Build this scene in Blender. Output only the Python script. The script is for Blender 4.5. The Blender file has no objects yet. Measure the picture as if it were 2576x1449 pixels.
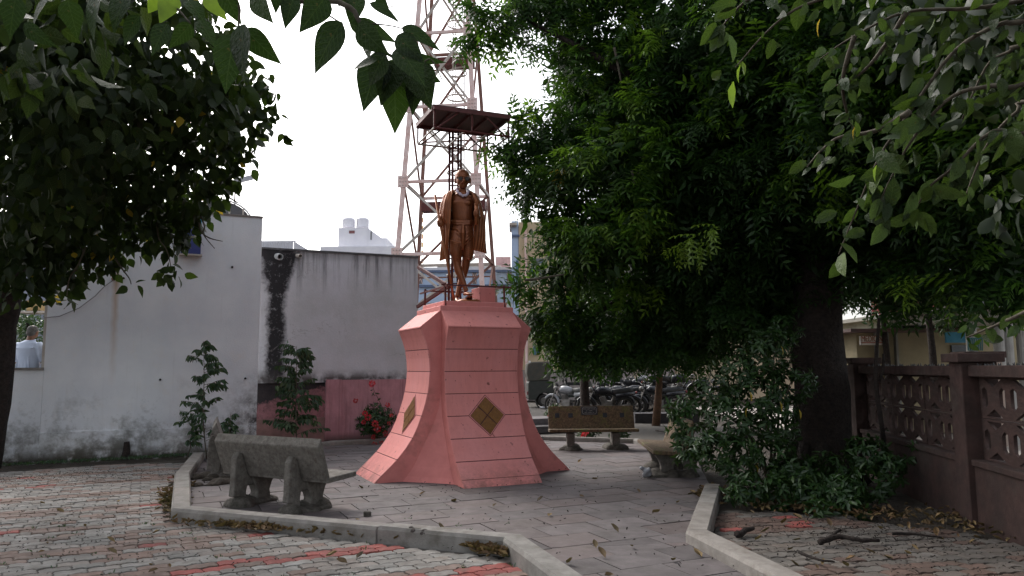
import bpy, bmesh, math, random
import numpy as np
from mathutils import Vector, Matrix
sc = bpy.context.scene
# ------------------------------------------------------------------ camera, world, sun, exposure
CAMH, FPX = 1.55, 1880.0
PITCH, ROLL = math.radians(6.1), math.radians(0.35)
cam_d = bpy.data.cameras.new("camera"); cam = bpy.data.objects.new("camera", cam_d)
sc.collection.objects.link(cam); sc.camera = cam
cam_d.sensor_width = 36.0; cam_d.lens = 36.0 * FPX / 2576.0
cam_d.clip_start = 0.05; cam_d.clip_end = 2000.0
_f = Vector((0, math.cos(PITCH), math.sin(PITCH))); _u0 = Vector((0, -math.sin(PITCH), math.cos(PITCH))); _r0 = Vector((1, 0, 0))
_r = _r0 * math.cos(ROLL) - _u0 * math.sin(ROLL); _u = _u0 * math.cos(ROLL) + _r0 * math.sin(ROLL)
cam.matrix_world = Matrix(((_r.x, _u.x, -_f.x, 0), (_r.y, _u.y, -_f.y, 0), (_r.z, _u.z, -_f.z, CAMH), (0, 0, 0, 1)))

SUN_AZ = (-0.62, 0.78); SUN_EL = 42.0
w = bpy.data.worlds.new("World"); sc.world = w; w.use_nodes = True
nt = w.node_tree; nt.nodes.clear()
sky = nt.nodes.new("ShaderNodeTexSky"); sky.sky_type = 'NISHITA'; sky.sun_disc = False
sky.sun_elevation = math.radians(SUN_EL); sky.sun_rotation = math.atan2(SUN_AZ[0], SUN_AZ[1])
sky.dust_density = 4.0; sky.air_density = 1.0; sky.ozone_density = 1.0
hs = nt.nodes.new("ShaderNodeHueSaturation"); hs.inputs['Saturation'].default_value = 0.30
bg = nt.nodes.new("ShaderNodeBackground"); bg.inputs[1].default_value = 0.15
wo = nt.nodes.new("ShaderNodeOutputWorld")
nt.links.new(sky.outputs[0], hs.inputs['Color']); nt.links.new(hs.outputs[0], bg.inputs[0]); nt.links.new(bg.outputs[0], wo.inputs[0])
sd = bpy.data.lights.new("sun", 'SUN'); sd.energy = 0.5; sd.angle = math.radians(25); sd.color = (1.0, 0.95, 0.88)
so = bpy.data.objects.new("sun", sd); sc.collection.objects.link(so)
_sd = Vector((SUN_AZ[0], SUN_AZ[1], 0)).normalized() * math.cos(math.radians(SUN_EL)); _sd.z = math.sin(math.radians(SUN_EL))
so.rotation_euler = _sd.to_track_quat('Z', 'Y').to_euler(); so.location = (-6, 2, 12)
sc.view_settings.view_transform = 'Standard'; sc.view_settings.look = 'None'
sc.view_settings.exposure = 1.3; sc.view_settings.gamma = 1.0; sc.view_settings.use_curve_mapping = False

# ------------------------------------------------------------------ helpers
rng = np.random.RandomState(7); R = random.Random(11)
def _ray(px, py):
    return _f + _r * ((px - 1288) / FPX) - _u * ((py - 724.5) / FPX)
def G(px, py, z=0.0):            # point at height z seen at photo position px, py
    d = _ray(px, py); t = (z - CAMH) / d.z
    return Vector((d.x * t, d.y * t, z))
def A(px, py, Y):                # point at distance Y seen at photo position px, py
    d = _ray(px, py); t = Y / d.y
    return Vector((d.x * t, Y, d.z * t + CAMH))
GA = math.radians(24.5)
T2 = Vector((math.cos(GA), math.sin(GA), 0)); N2 = Vector((math.sin(GA), -math.cos(GA), 0)); UP = Vector((0, 0, 1))
def onplane(px, py, p0, n=N2):   # point of a vertical plane seen at px, py
    d = _ray(px, py); o = Vector((0, 0, CAMH)); t = (Vector(p0) - o).dot(n) / d.dot(n)
    return o + d * t

def link(o, parent=None):
    sc.collection.objects.link(o)
    if parent: o.parent = parent
    return o
def wloc(o):
    v = Vector(o.location)
    while o.parent: o = o.parent; v += Vector(o.location)
    return v
def tag(o, label=None, cat=None, group=None, kind=None):
    if label: o['label'] = label
    if cat: o['category'] = cat
    if group: o['group'] = group
    if kind: o['kind'] = kind
    return o
def thing(name, label, cat, loc=(0, 0, 0), group=None, rz=0.0):
    o = bpy.data.objects.new(name, None); o.location = loc; o.rotation_euler = (0, 0, rz); o.empty_display_size = .2
    link(o); return tag(o, label, cat, group)
def mesh_of(name, V, F, mat, smooth=False):
    me = bpy.data.meshes.new(name)
    me.from_pydata([tuple(v) for v in V], [], [tuple(f) for f in F]); me.update()
    if mat: me.materials.append(mat)
    if smooth: me.polygons.foreach_set('use_smooth', [True] * len(me.polygons))
    return me
def obj(name, V, F, mat, parent=None, smooth=False, kind=None, label=None):
    """vertices in world coordinates (or in the thing's own when it still stands at 0)"""
    L = wloc(parent) if parent else Vector((0, 0, 0))
    me = mesh_of(name, [Vector(v) - L for v in V], F, mat, smooth)
    o = link(bpy.data.objects.new(name, me), parent)
    if kind: o['kind'] = kind
    if label: o['label'] = label
    return o
def fast(name, V, F, mat, parent=None, kind=None, smooth=False):
    """numpy arrays, all faces with equal vertex count"""
    V = np.asarray(V, dtype=np.float64); F = np.asarray(F, dtype=np.int32)
    if parent: V = V - np.array(wloc(parent))
    me = bpy.data.meshes.new(name); k = F.shape[1]
    me.vertices.add(len(V)); me.vertices.foreach_set('co', V.astype(np.float32).ravel())
    me.loops.add(F.size); me.loops.foreach_set('vertex_index', F.ravel())
    me.polygons.add(len(F)); me.polygons.foreach_set('loop_start', np.arange(0, F.size, k, dtype=np.int32))
    me.polygons.foreach_set('loop_total', np.full(len(F), k, dtype=np.int32))
    if smooth: me.polygons.foreach_set('use_smooth', np.ones(len(F), dtype=bool))
    me.materials.append(mat); me.update(calc_edges=True); me.validate()
    o = link(bpy.data.objects.new(name, me), parent)
    if kind: o['kind'] = kind
    return o
class MB:
    def __init__(s): s.V = []; s.F = []
    def add(s, V, F):
        n = len(s.V); s.V += [Vector(v) for v in V]; s.F += [tuple(i + n for i in f) for f in F]; return s
    def box(s, c, sz, ax=Vector((1, 0, 0)), ay=Vector((0, 1, 0)), az=UP):
        c = Vector(c); hx, hy, hz = [q / 2 for q in sz]
        P = [c + ax * (a * hx) + ay * (b * hy) + az * (d * hz) for d in (-1, 1) for b in (-1, 1) for a in (-1, 1)]
        return s.add(P, [(0, 2, 3, 1), (4, 5, 7, 6), (0, 1, 5, 4), (2, 6, 7, 3), (0, 4, 6, 2), (1, 3, 7, 5)])
    def bar(s, a, b, w, h=None, up=UP):
        a = Vector(a); b = Vector(b); h = h or w; d = (b - a); L = d.length; d.normalize()
        x = d.cross(up)
        if x.length < 1e-4: x = d.cross(Vector((1, 0, 0)))
        x.normalize(); y = x.cross(d).normalized()
        return s.box((a + b) / 2, (w, L, h), x, d, y)
    def angle(s, a, b, w, t=.012, inward=Vector((0, 1, 0))):    # L-section steel
        a = Vector(a); b = Vector(b); d = (b - a).normalized(); x = d.cross(inward).normalized(); y = x.cross(d).normalized()
        s.box((a + b) / 2, (w, (b - a).length, t), x, d, y)
        return s.box((a + b) / 2 + y * (w / 2) + x * (w / 2 - t / 2), (t, (b - a).length, w - t * 1.2), x, d, y)
    def tube(s, pts, rad, seg=8, cap=True, flat=1.0, up=UP, rough=0.0):
        pts = [Vector(p) for p in pts]; n = len(pts)
        if not hasattr(rad, '__len__'): rad = [rad] * n
        V = []; F = []; px = None
        for i, p in enumerate(pts):
            d = (pts[min(i + 1, n - 1)] - pts[max(i - 1, 0)])
            if d.length < 1e-6: d = Vector((0, 0, 1))
            d.normalize()
            if px is None:
                x = d.cross(up)
                if x.length < 1e-3: x = d.cross(Vector((0, 1, 0)))
            else: x = px - d * px.dot(d)
            if x.length < 1e-5: x = d.cross(Vector((0, 1, 0)))
            x.normalize(); px = x; y = d.cross(x)
            r = rad[i]; rx, ry = (r if hasattr(r, '__len__') else (r, r * flat))
            for k in range(seg):
                a = 2 * math.pi * k / seg; q = 1 + (R.uniform(-rough, rough) if rough else 0)
                V.append(p + x * (math.cos(a) * rx * q) + y * (math.sin(a) * ry * q))
        for i in range(n - 1):
            for k in range(seg):
                k2 = (k + 1) % seg; F.append((i * seg + k, i * seg + k2, (i + 1) * seg + k2, (i + 1) * seg + k))
        if cap: F.append(tuple(range(seg - 1, -1, -1))); F.append(tuple((n - 1) * seg + k for k in range(seg)))
        return s.add(V, F)
    def prism(s, poly, o, ax, ay, ext):     # polygon in the plane (ax, ay) at o, extruded by the vector ext
        o = Vector(o); ext = Vector(ext); n = len(poly)
        P = [o + ax * a + ay * b for a, b in poly]; V = P + [p + ext for p in P]
        F = [tuple(range(n)), tuple(range(2 * n - 1, n - 1, -1))] + [(i, i + n, (i + 1) % n + n, (i + 1) % n) for i in range(n)]
        return s.add(V, F)
    def ball(s, c, r, seg=12, rings=8, ax=None):
        c = Vector(c); r = r if hasattr(r, '__len__') else (r, r, r); V = [c + Vector((0, 0, r[2]))]; F = []
        for i in range(1, rings):
            t = math.pi * i / rings
            for k in range(seg):
                a = 2 * math.pi * k / seg; V.append(c + Vector((math.sin(t) * math.cos(a) * r[0], math.sin(t) * math.sin(a) * r[1], math.cos(t) * r[2])))
        V.append(c - Vector((0, 0, r[2]))); m = len(V) - 1
        for k in range(seg): F.append((0, 1 + k, 1 + (k + 1) % seg)); F.append((m, m - seg + (k + 1) % seg, m - seg + k))
        for i in range(rings - 2):
            for k in range(seg):
                k2 = (k + 1) % seg; F.append((1 + i * seg + k, 1 + (i + 1) * seg + k, 1 + (i + 1) * seg + k2, 1 + i * seg + k2))
        if ax: V = [c + ax @ (v - c) for v in V]
        return s.add(V, F)
    def lathe(s, prof, c, axis=UP, seg=16, sx=Vector((1, 0, 0))):
        axis = Vector(axis).normalized(); x = sx - axis * sx.dot(axis)
        if x.length < 1e-3: x = Vector((0, 1, 0)) - axis * axis.y
        x.normalize(); y = axis.cross(x); c = Vector(c); V = []; F = []; n = len(prof)
        for r, h in prof:
            for k in range(seg):
                a = 2 * math.pi * k / seg; V.append(c + axis * h + x * (math.cos(a) * r) + y * (math.sin(a) * r))
        for i in range(n - 1):
            for k in range(seg):
                k2 = (k + 1) % seg; F.append((i * seg + k, i * seg + k2, (i + 1) * seg + k2, (i + 1) * seg + k))
        F.append(tuple(range(seg - 1, -1, -1))); F.append(tuple((n - 1) * seg + k for k in range(seg)))
        return s.add(V, F)
    def torus(s, c, r1, r2, axis=UP, seg=24, s2=8, arc=2 * math.pi, sq=1.0, sx=Vector((1, 0, 0)), a0=0.0):
        axis = Vector(axis).normalized(); x = sx - axis * sx.dot(axis)
        if x.length < 1e-3: x = Vector((0, 1, 0)) - axis * axis.y
        x.normalize(); y = axis.cross(x); c = Vector(c); full = arc > 6.28; n = seg if full else seg + 1; V = []; F = []
        for i in range(n):
            a = a0 + arc * i / seg; rd = x * math.cos(a) + y * math.sin(a)
            for k in range(s2):
                b = 2 * math.pi * k / s2; V.append(c + rd * (r1 + math.cos(b) * r2) + axis * (math.sin(b) * r2 * sq))
        for i in range(n if full else n - 1):
            for k in range(s2):
                i2 = (i + 1) % n; k2 = (k + 1) % s2; F.append((i * s2 + k, i2 * s2 + k, i2 * s2 + k2, i * s2 + k2))
        return s.add(V, F)
    def build(s, name, mat, parent=None, smooth=False, bevel=0.0, kind=None, label=None):
        o = obj(name, s.V, s.F, mat, parent, smooth, kind, label)
        if bevel:
            bm = bmesh.new(); bm.from_mesh(o.data); bmesh.ops.recalc_face_normals(bm, faces=bm.faces)
            es = [e for e in bm.edges if len(e.link_faces) == 2 and e.calc_face_angle(0) > .5]
            bmesh.ops.bevel(bm, geom=es, offset=bevel, segments=1, affect='EDGES', clamp_overlap=True); bm.to_mesh(o.data); bm.free()
        return o
def remeshed(mb, name, mat, parent, voxel=.012, smooth_it=3, label=None):
    """one continuous surface out of overlapping closed volumes"""
    o = mb.build(name, mat, parent, smooth=True, label=label)
    bm = bmesh.new(); bm.from_mesh(o.data); bmesh.ops.recalc_face_normals(bm, faces=bm.faces); bm.to_mesh(o.data); bm.free()
    m = o.modifiers.new('r', 'REMESH'); m.mode = 'VOXEL'; m.voxel_size = voxel; m.use_smooth_shade = True
    m2 = o.modifiers.new('s', 'SMOOTH'); m2.iterations = smooth_it; m2.factor = .5
    dg = bpy.context.evaluated_depsgraph_get(); dg.update()
    me = bpy.data.meshes.new_from_object(o.evaluated_get(dg)); me.name = name
    o.modifiers.clear(); o.data = me
    if not me.materials: me.materials.append(mat)
    me.polygons.foreach_set('use_smooth', [True] * len(me.polygons))
    return o
def copy_tree(o, parent=None):
    c = o.copy(); sc.collection.objects.link(c); c.parent = parent
    for ch in [x for x in bpy.data.objects if x.parent == o]: copy_tree(ch, c)
    return c

# ------------------------------------------------------------------ materials
class NX:
    def __init__(s, name):
        s.m = bpy.data.materials.new(name); s.m.use_nodes = True; s.t = s.m.node_tree; s.t.nodes.clear()
        s.out = s.t.nodes.new('ShaderNodeOutputMaterial'); s.b = s.t.nodes.new('ShaderNodeBsdfPrincipled'); s.t.links.new(s.b.outputs[0], s.out.inputs[0])
        s.co = s.t.nodes.new('ShaderNodeTexCoord').outputs['Object']
    def L(s, a, b): s.t.links.new(a, b)
    def put(s, sock, v):
        if isinstance(v, (int, float)): sock.default_value = v
        elif isinstance(v, tuple): sock.default_value = (v + (1,))[:4] if len(sock.default_value) == 4 else v
        else: s.L(v, sock)
    def scaled(s, sc3, co=None):
        n = s.t.nodes.new('ShaderNodeMapping'); s.L(co or s.co, n.inputs[0]); n.inputs['Scale'].default_value = sc3; return n.outputs[0]
    def noise(s, scale, det=4, rough=.6, co=None, dist=0.0):
        n = s.t.nodes.new('ShaderNodeTexNoise'); s.L(co or s.co, n.inputs['Vector']); n.inputs['Scale'].default_value = scale
        n.inputs['Detail'].default_value = det; n.inputs['Roughness'].default_value = rough; n.inputs['Distortion'].default_value = dist; return n.outputs['Fac']
    def ramp(s, v, a, b, A_=0.0, B_=1.0):
        n = s.t.nodes.new('ShaderNodeMapRange'); n.inputs[1].default_value = a; n.inputs[2].default_value = b; n.inputs[3].default_value = A_; n.inputs[4].default_value = B_
        s.put(n.inputs[0], v); return n.outputs[0]
    def math(s, op, a, b=0.0):
        n = s.t.nodes.new('ShaderNodeMath'); n.operation = op; s.put(n.inputs[0], a); s.put(n.inputs[1], b); return n.outputs[0]
    def mix(s, f, a, b, mode='MIX'):
        n = s.t.nodes.new('ShaderNodeMixRGB'); n.blend_type = mode; s.put(n.inputs[0], f); s.put(n.inputs[1], a); s.put(n.inputs[2], b); return n.outputs[0]
    def sep(s, v=None):
        n = s.t.nodes.new('ShaderNodeSeparateXYZ'); s.L(v or s.co, n.inputs[0]); return n.outputs
    def bump(s, h, st=.3, dist=.01):
        n = s.t.nodes.new('ShaderNodeBump'); n.inputs['Strength'].default_value = st; n.inputs['Distance'].default_value = dist; s.L(h, n.inputs['Height']); s.L(n.outputs[0], s.b.inputs['Normal']); return n
    def rnd(s):
        return s.t.nodes.new('ShaderNodeObjectInfo').outputs['Random']
    def island(s):
        return s.t.nodes.new('ShaderNodeNewGeometry').outputs['Random Per Island']
    def fin(s, col, rough=.8, metal=0.0, spec=.4):
        s.put(s.b.inputs['Base Color'], col); s.put(s.b.inputs['Roughness'], rough); s.b.inputs['Metallic'].default_value = metal
        s.b.inputs['Specular IOR Level'].default_value = spec; return s.m
def basic(name, c1, c2=None, scale=6, rough=.8, bump=.25, metal=0.0, spec=.4, bs=40, rndv=0.0, bd=.006, c3=None, s3=1.5, lo=.35, hi=.65):
    x = NX(name); c2 = c2 or tuple(q * .75 for q in c1)
    co = x.co
    if rndv:
        n = x.t.nodes.new('ShaderNodeVectorMath'); n.operation = 'ADD'; cb = x.t.nodes.new('ShaderNodeCombineXYZ')
        x.L(x.math('MULTIPLY', x.math('ADD', x.rnd(), x.island()), 37.0), cb.inputs[0]); x.L(x.co, n.inputs[0]); x.L(cb.outputs[0], n.inputs[1]); co = n.outputs[0]
    col = x.mix(x.ramp(x.noise(scale, 5, .65, co), lo, hi), c1, c2)
    if c3: col = x.mix(x.ramp(x.noise(s3, 4, .7, co), .52, .68), col, c3)
    if rndv:
        rv = x.math('FRACT', x.math('ADD', x.rnd(), x.island())); rv2 = x.math('FRACT', x.math('MULTIPLY', rv, 7.3))
        col = x.mix(x.ramp(rv, 0, 1, 0, rndv), col, tuple(q * .28 for q in c1)); col = x.mix(x.ramp(rv2, .3, 1, 0, rndv * .5), col, (c1[0] * 1.05, c1[1] * .82, c1[2] * .72))
    if bump: x.bump(x.noise(bs, 5, .7, co), bump, bd)
    return x.fin(col, x.ramp(x.noise(scale * 2, 3), .3, .7, rough * .85, min(1, rough * 1.1)), metal, spec)
def leafmat(name, cols, rough=.42, trans=.3, tcol=None, use_island=True, spec=.45, veins=False):
    x = NX(name); v = x.island() if use_island else x.rnd()
    cr = x.t.nodes.new('ShaderNodeValToRGB'); x.L(v, cr.inputs[0]); e = cr.color_ramp.elements
    e[0].position = 0; e[0].color = cols[0] + (1,); e[1].position = 1; e[1].color = cols[-1] + (1,)
    for i, c in enumerate(cols[1:-1]): k = e.new((i + 1) / (len(cols) - 1)); k.color = c + (1,)
    col = x.mix(x.ramp(x.noise(2.2, 3), .35, .7), cr.outputs[0], x.mix(.5, cr.outputs[0], (.02, .035, .01)))
    if veins:       # midrib and side veins of a single leaf, in its own axes
        s_ = x.sep(); ay = x.math('ABSOLUTE', s_[1]); mid = x.ramp(ay, .018, .004); w_ = x.math('SINE', x.math('MULTIPLY', x.math('SUBTRACT', s_[0], x.math('MULTIPLY', ay, .9)), 52.0)); vv = x.math('MAXIMUM', mid, x.ramp(w_, .86, 1.0))
        col = x.mix(x.math('MULTIPLY', vv, .45), col, x.mix(.5, col, (.16, .22, .08))); x.bump(x.math('ADD', vv, x.math('MULTIPLY', x.noise(9, 3), 2.0)), .5, .02)
        col = x.mix(x.ramp(x.noise(5, 3), .66, .72), col, (.09, .06, .02))
    x.fin(col, rough, 0, spec)
    tr = x.t.nodes.new('ShaderNodeBsdfTranslucent'); x.L(x.mix(.5, col, tcol or (.12, .22, .02)), tr.inputs[0])
    ms = x.t.nodes.new('ShaderNodeMixShader'); ms.inputs[0].default_value = trans
    x.L(x.b.outputs[0], ms.inputs[1]); x.L(tr.outputs[0], ms.inputs[2]); x.L(ms.outputs[0], x.out.inputs[0]); return x.m

PINK = basic('pink_paint', (.61, .21, .19), (.51, .17, .155), 3, .75, .25, c3=(.38, .14, .12), s3=2.2, bs=60)
def pink_panel():
    x = NX('pink_panel_paint'); z = x.sep()[2]
    st = x.noise(1.0, 5, .7, x.scaled((14, 14, 1.2)))
    col = x.mix(x.ramp(st, .4, .75, 0, .5), (.62, .22, .20), (.45, .155, .14))
    sp = x.ramp(x.noise(9, 2, .5), .70, .74)
    col = x.mix(sp, col, (.20, .06, .05)); col = x.mix(x.ramp(x.noise(1.2, 3), .4, .7, 0, .35), col, (.66, .30, .30))
    dr = x.noise(1.0, 6, .8, x.scaled((26, 26, .8))); col = x.mix(x.ramp(dr, .58, .74, 0, .6), col, (.26, .085, .07))
    gr = x.math('MULTIPLY', x.ramp(z, .30, .0), x.ramp(x.noise(7, 5, .8), .38, .62)); col = x.mix(x.math('MULTIPLY', gr, .75), col, (.16, .085, .07))
    sp2 = x.ramp(x.noise(26, 2, .5), .73, .76); col = x.mix(sp2, col, (.14, .05, .04)); ch = x.ramp(x.noise(4.5, 6, .85), .70, .73); col = x.mix(x.math('MULTIPLY', ch, .6), col, (.66, .42, .38))
    x.bump(x.noise(70, 4), .3, .005); return x.fin(col, .75)
PINKP = pink_panel()
GROOVE = basic('dark_joint', (.10, .03, .03), (.06, .02, .02), 8)
BRASS = basic('brass_tile', (.21, .088, .014), (.14, .055, .010), 30, .45, .3, metal=.35, spec=.6, bs=120)
BRONZE = None
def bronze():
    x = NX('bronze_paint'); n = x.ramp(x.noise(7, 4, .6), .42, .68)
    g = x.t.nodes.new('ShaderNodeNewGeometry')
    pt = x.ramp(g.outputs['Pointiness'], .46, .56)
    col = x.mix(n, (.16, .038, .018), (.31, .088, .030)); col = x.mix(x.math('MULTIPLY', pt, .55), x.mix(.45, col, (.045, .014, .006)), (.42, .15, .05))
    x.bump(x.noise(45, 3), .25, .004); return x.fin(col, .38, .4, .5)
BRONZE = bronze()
REDSTEEL = basic('red_oxide_steel', (.11, .022, .018), (.07, .016, .014), 8, .6, .2, spec=.4)
RUSTSTEEL = basic('brown_steel', (.22, .10, .08), (.17, .10, .08), 5, .75, .2)
PALESTEEL = basic('pale_painted_steel', (.70, .56, .53), (.56, .36, .32), 2.5, .6, .15)
GREYSTEEL = basic('grey_galvanised_steel', (.46, .42, .38), (.34, .29, .25), 3, .55, .15)
SHEET = basic('dark_sheet_metal', (.055, .035, .032), (.10, .05, .045), 3, .7, .2)
CONC = basic('bench_concrete', (.165, .15, .132), (.095, .085, .074), 12, .9, .6, bs=70, bd=.01, c3=(.085, .068, .055), s3=22)
CONCM = basic('mossy_bench_concrete', (.17, .115, .065), (.06, .04, .025), 26, .9, .7, bs=80, bd=.012, c3=(.12, .12, .035), s3=3)
MORT = basic('mortar', (.13, .115, .10), (.05, .045, .035), 12, .95, .9, bs=35, bd=.03)
KERB = basic('kerb_concrete', (.27, .255, .235), (.17, .158, .143), 6, .9, .5, bs=60, bd=.012, c3=(.14, .125, .105), s3=3.5, rndv=.25)
SLAB = basic('stone_slab', (.145, .126, .128), (.085, .074, .075), 3.5, .8, .35, bs=50, rndv=.55, c3=(.075, .066, .062), s3=1.3)
SLABBED = basic('mortar_bed', (.075, .065, .055), (.05, .045, .04), 20, .95, .5)
PAVG = basic('grey_paver', (.30, .288, .268), (.18, .168, .152), 7, .9, .6, bs=60, bd=.012, rndv=.55, c3=(.15, .13, .11), s3=3)
PAVB = basic('brown_paver', (.26, .185, .155), (.16, .12, .10), 7, .9, .6, bs=60, bd=.012, rndv=.5, c3=(.14, .11, .09), s3=3)
PAVR = basic('red_paver', (.36, .085, .072), (.21, .07, .06), 8, .9, .6, bs=60, bd=.012, rndv=.45, c3=(.16, .09, .075), s3=3)
PAVGshade = basic('shaded_grey_paver', (.17, .155, .14), (.10, .09, .08), 6, .92, .6, bs=60, bd=.012, rndv=.5, c3=(.09, .075, .06), s3=2.2)  # darker, browner paver for the right side: tree shade put into its colour
PAVBshade = basic('shaded_brown_paver', (.16, .105, .085), (.10, .072, .06), 6, .92, .6, bs=60, bd=.012, rndv=.5, c3=(.09, .075, .06), s3=2.2)  # brown paver darkened the same way, tree shade put into the colour
SOIL = basic('soil', (.060, .047, .035), (.030, .024, .018), 6, 1.0, 1.0, bs=18, bd=.05, c3=(.10, .085, .065), s3=.9)
BARK = basic('dark_bark', (.034, .023, .018), (.013, .009, .008), 14, .95, 1.0, bs=22, bd=.05)
TWIG = basic('twig_bark', (.10, .085, .06), (.05, .04, .03), 20, .9, .4)
POLE = basic('weathered_wood', (.13, .070, .038), (.07, .04, .025), 10, .9, .6, bs=30)
BLACK = basic('black_plastic', (.012, .012, .013), (.02, .02, .02), 10, .5, .1)
RUBBER = basic('rubber', (.015, .014, .013), (.03, .027, .024), 10, .9, .3)
CHROME = basic('dusty_chrome', (.22, .21, .20), (.12, .11, .10), 14, .5, .1, metal=.7)
# ================================================================== SETTING
g = MB(); g.add([(-600, -600, -.06), (600, -600, -.06), (600, 600, -.06), (-600, 600, -.06)], [(0, 1, 2, 3)])
ground = g.build('ground', SOIL); ground['kind'] = 'structure'

def clip(poly, cvx):             # convex clip, cvx counter-clockwise, 2-D tuples
    out = poly
    for i in range(len(cvx)):
        a = cvx[i]; b = cvx[(i + 1) % len(cvx)]; inp = out; out = []
        sd_ = lambda p: (b[0] - a[0]) * (p[1] - a[1]) - (b[1] - a[1]) * (p[0] - a[0])
        for j in range(len(inp)):
            p = inp[j]; q = inp[(j + 1) % len(inp)]; sp, sq = sd_(p), sd_(q)
            if sp >= 0: out.append(p)
            if (sp >= 0) != (sq >= 0): t = sp / (sp - sq); out.append((p[0] + (q[0] - p[0]) * t, p[1] + (q[1] - p[1]) * t))
        if not out: return []
    return out
def inside(p, poly):
    c = False; n = len(poly)
    for i in range(n):
        a, b = poly[i], poly[(i + 1) % n]
        if (a[1] > p[1]) != (b[1] > p[1]) and p[0] < (b[0] - a[0]) * (p[1] - a[1]) / (b[1] - a[1]) + a[0]: c = not c
    return c
PLAZA = [(-3.48, 8.1), (0.0, 6.63), (1.63, 6.85), (2.46, 9.37), (3.05, 12.6), (2.52, 15.56), (.68, 16.35), (-2.45, 16.1), (-3.72, 15.45), (-5.5, 13.3), (-4.64, 10.7)]
PATHQ = [(0.0, 6.63), (1.07, 2.4), (2.65, 2.4), (1.63, 6.85)]
pl = MB(); pl.add([(x, y, -.022) for x, y in PLAZA], [tuple(range(len(PLAZA)))])
plaza = pl.build('plaza_floor', SLABBED); plaza['kind'] = 'structure'; 
pm = MB(); pm.add([(x, y, -.026) for x, y in PATHQ], [tuple(range(4))]); path = pm.build('path', SLABBED); path['kind'] = 'structure'
u2 = (math.cos(math.radians(25)), math.sin(math.radians(25))); v2 = (-u2[1], u2[0])
def slabs(region, parent, SL=.60, SW=.42, skip=()):
    k = 0
    for j in range(-14, 60):
        off = (j * .37) % 1 * SL
        for i in range(-24, 30):
            a0, b0 = i * SL + off, j * SW
            gp = .004 + R.random() * .003
            q = [(a0 + gp, b0 + gp), (a0 + SL - gp, b0 + gp), (a0 + SL - gp, b0 + SW - gp), (a0 + gp, b0 + SW - gp)]
            q = [(x * u2[0] + y * v2[0], x * u2[1] + y * v2[1]) for x, y in q]
            q = clip(q, region)
            if len(q) < 3: continue
            cx = sum(p[0] for p in q) / len(q); cy = sum(p[1] for p in q) / len(q)
            if abs(Vector((cx + .75, cy - 11.5)).length) < .7: continue
            dz = [R.uniform(-.003, .003) for _ in range(3)]; z0 = R.uniform(-.003, .003)
            top = [(x, y, z0 + dz[0] * (x - cx) * 2 + dz[1] * (y - cy) * 2) for x, y in q]; n = len(q)
            V = top + [(x, y, z - .019) for x, y, z in top]
            obj('slab', V, [tuple(range(n))] + [(m, m + n, (m + 1) % n + n, (m + 1) % n) for m in range(n)], SLAB, parent); k += 1
    return k
slabs(PLAZA, plaza)
slabs(PATHQ, path)
# dirty strips along the kerbs and a broken slab
# kerbs
kerb = thing('kerb', None, None, (0, 0, 0)); kerb['kind'] = 'structure'
def kerbline(pts, w=.2, h=.115, seg=1.35, parent=kerb, breaks=()):
    pts = [Vector((p[0], p[1], 0)) for p in pts]; n = len(pts); offs = []
    for i, p in enumerate(pts):
        d1 = (p - pts[i - 1]).normalized() if i else (pts[1] - p).normalized()
        d2 = (pts[i + 1] - p).normalized() if i < n - 1 else d1
        b = (d1 + d2).normalized(); nn = Vector((-b.y, b.x, 0)); sc_ = 1 / max(.5, b.dot(d1)); offs.append(nn * (w / 2 * sc_))
    for i in range(n - 1):
        L = (pts[i + 1] - pts[i]).length; m = max(1, round(L / seg))
        for k in range(m):
            t0, t1 = k / m + (.003 if k else 0), (k + 1) / m - (.003 if k < m - 1 else 0)
            P = []
            for t in (t0, t1):
                c = pts[i].lerp(pts[i + 1], t); o = offs[i].lerp(offs[i + 1], t); dz = R.uniform(-.006, .006)
                for s, z in ((-1, -.07), (-1, h - .03), (-.82, h), (.82, h), (1, h - .03), (1, -.07)):
                    P.append(c + o * s + UP * (z + (dz if z > 0 else 0)))
            F = [(a, a + 6, (a + 1) % 6 + 6, (a + 1) % 6) for a in range(6)] + [(5, 4, 3, 2, 1, 0), (6, 7, 8, 9, 10, 11)]
            obj('kerb_stone', P, F, KERB, parent)
kerbline([(-5.5, 13.3), (-4.64, 10.7), (-3.50, 8.08), (-.01, 6.62), (.50, 5.0), (1.0, 2.4)])
kerbline([(2.46, 9.42), (1.63, 6.82), (1.98, 5.0), (2.6, 2.4)])
kerbline([(-5.45, 13.5), (-3.72, 15.45), (-2.45, 16.1), (.68, 16.35), (2.52, 15.56), (3.05, 12.6)], w=.14, h=.09)
# broken hole in the long kerb
pt = G(1052, 1334, .10); kd = (G(1200, 1340, .1) - G(900, 1310, .1)).normalized(); m_ = MB()
for k in range(16): m_.ball(pt + kd * R.uniform(-.10, .10) + Vector((0, R.uniform(-.04, .02), R.uniform(-.02, .008))), (R.uniform(.025, .045), R.uniform(.02, .035), R.uniform(.015, .025)), 7, 5)
hole = m_.build('broken_patch', basic('broken_aggregate', (.07, .055, .05), (.03, .025, .022), 30, .95, .9), kerb, label='rough broken hollow in the kerb')

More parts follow.
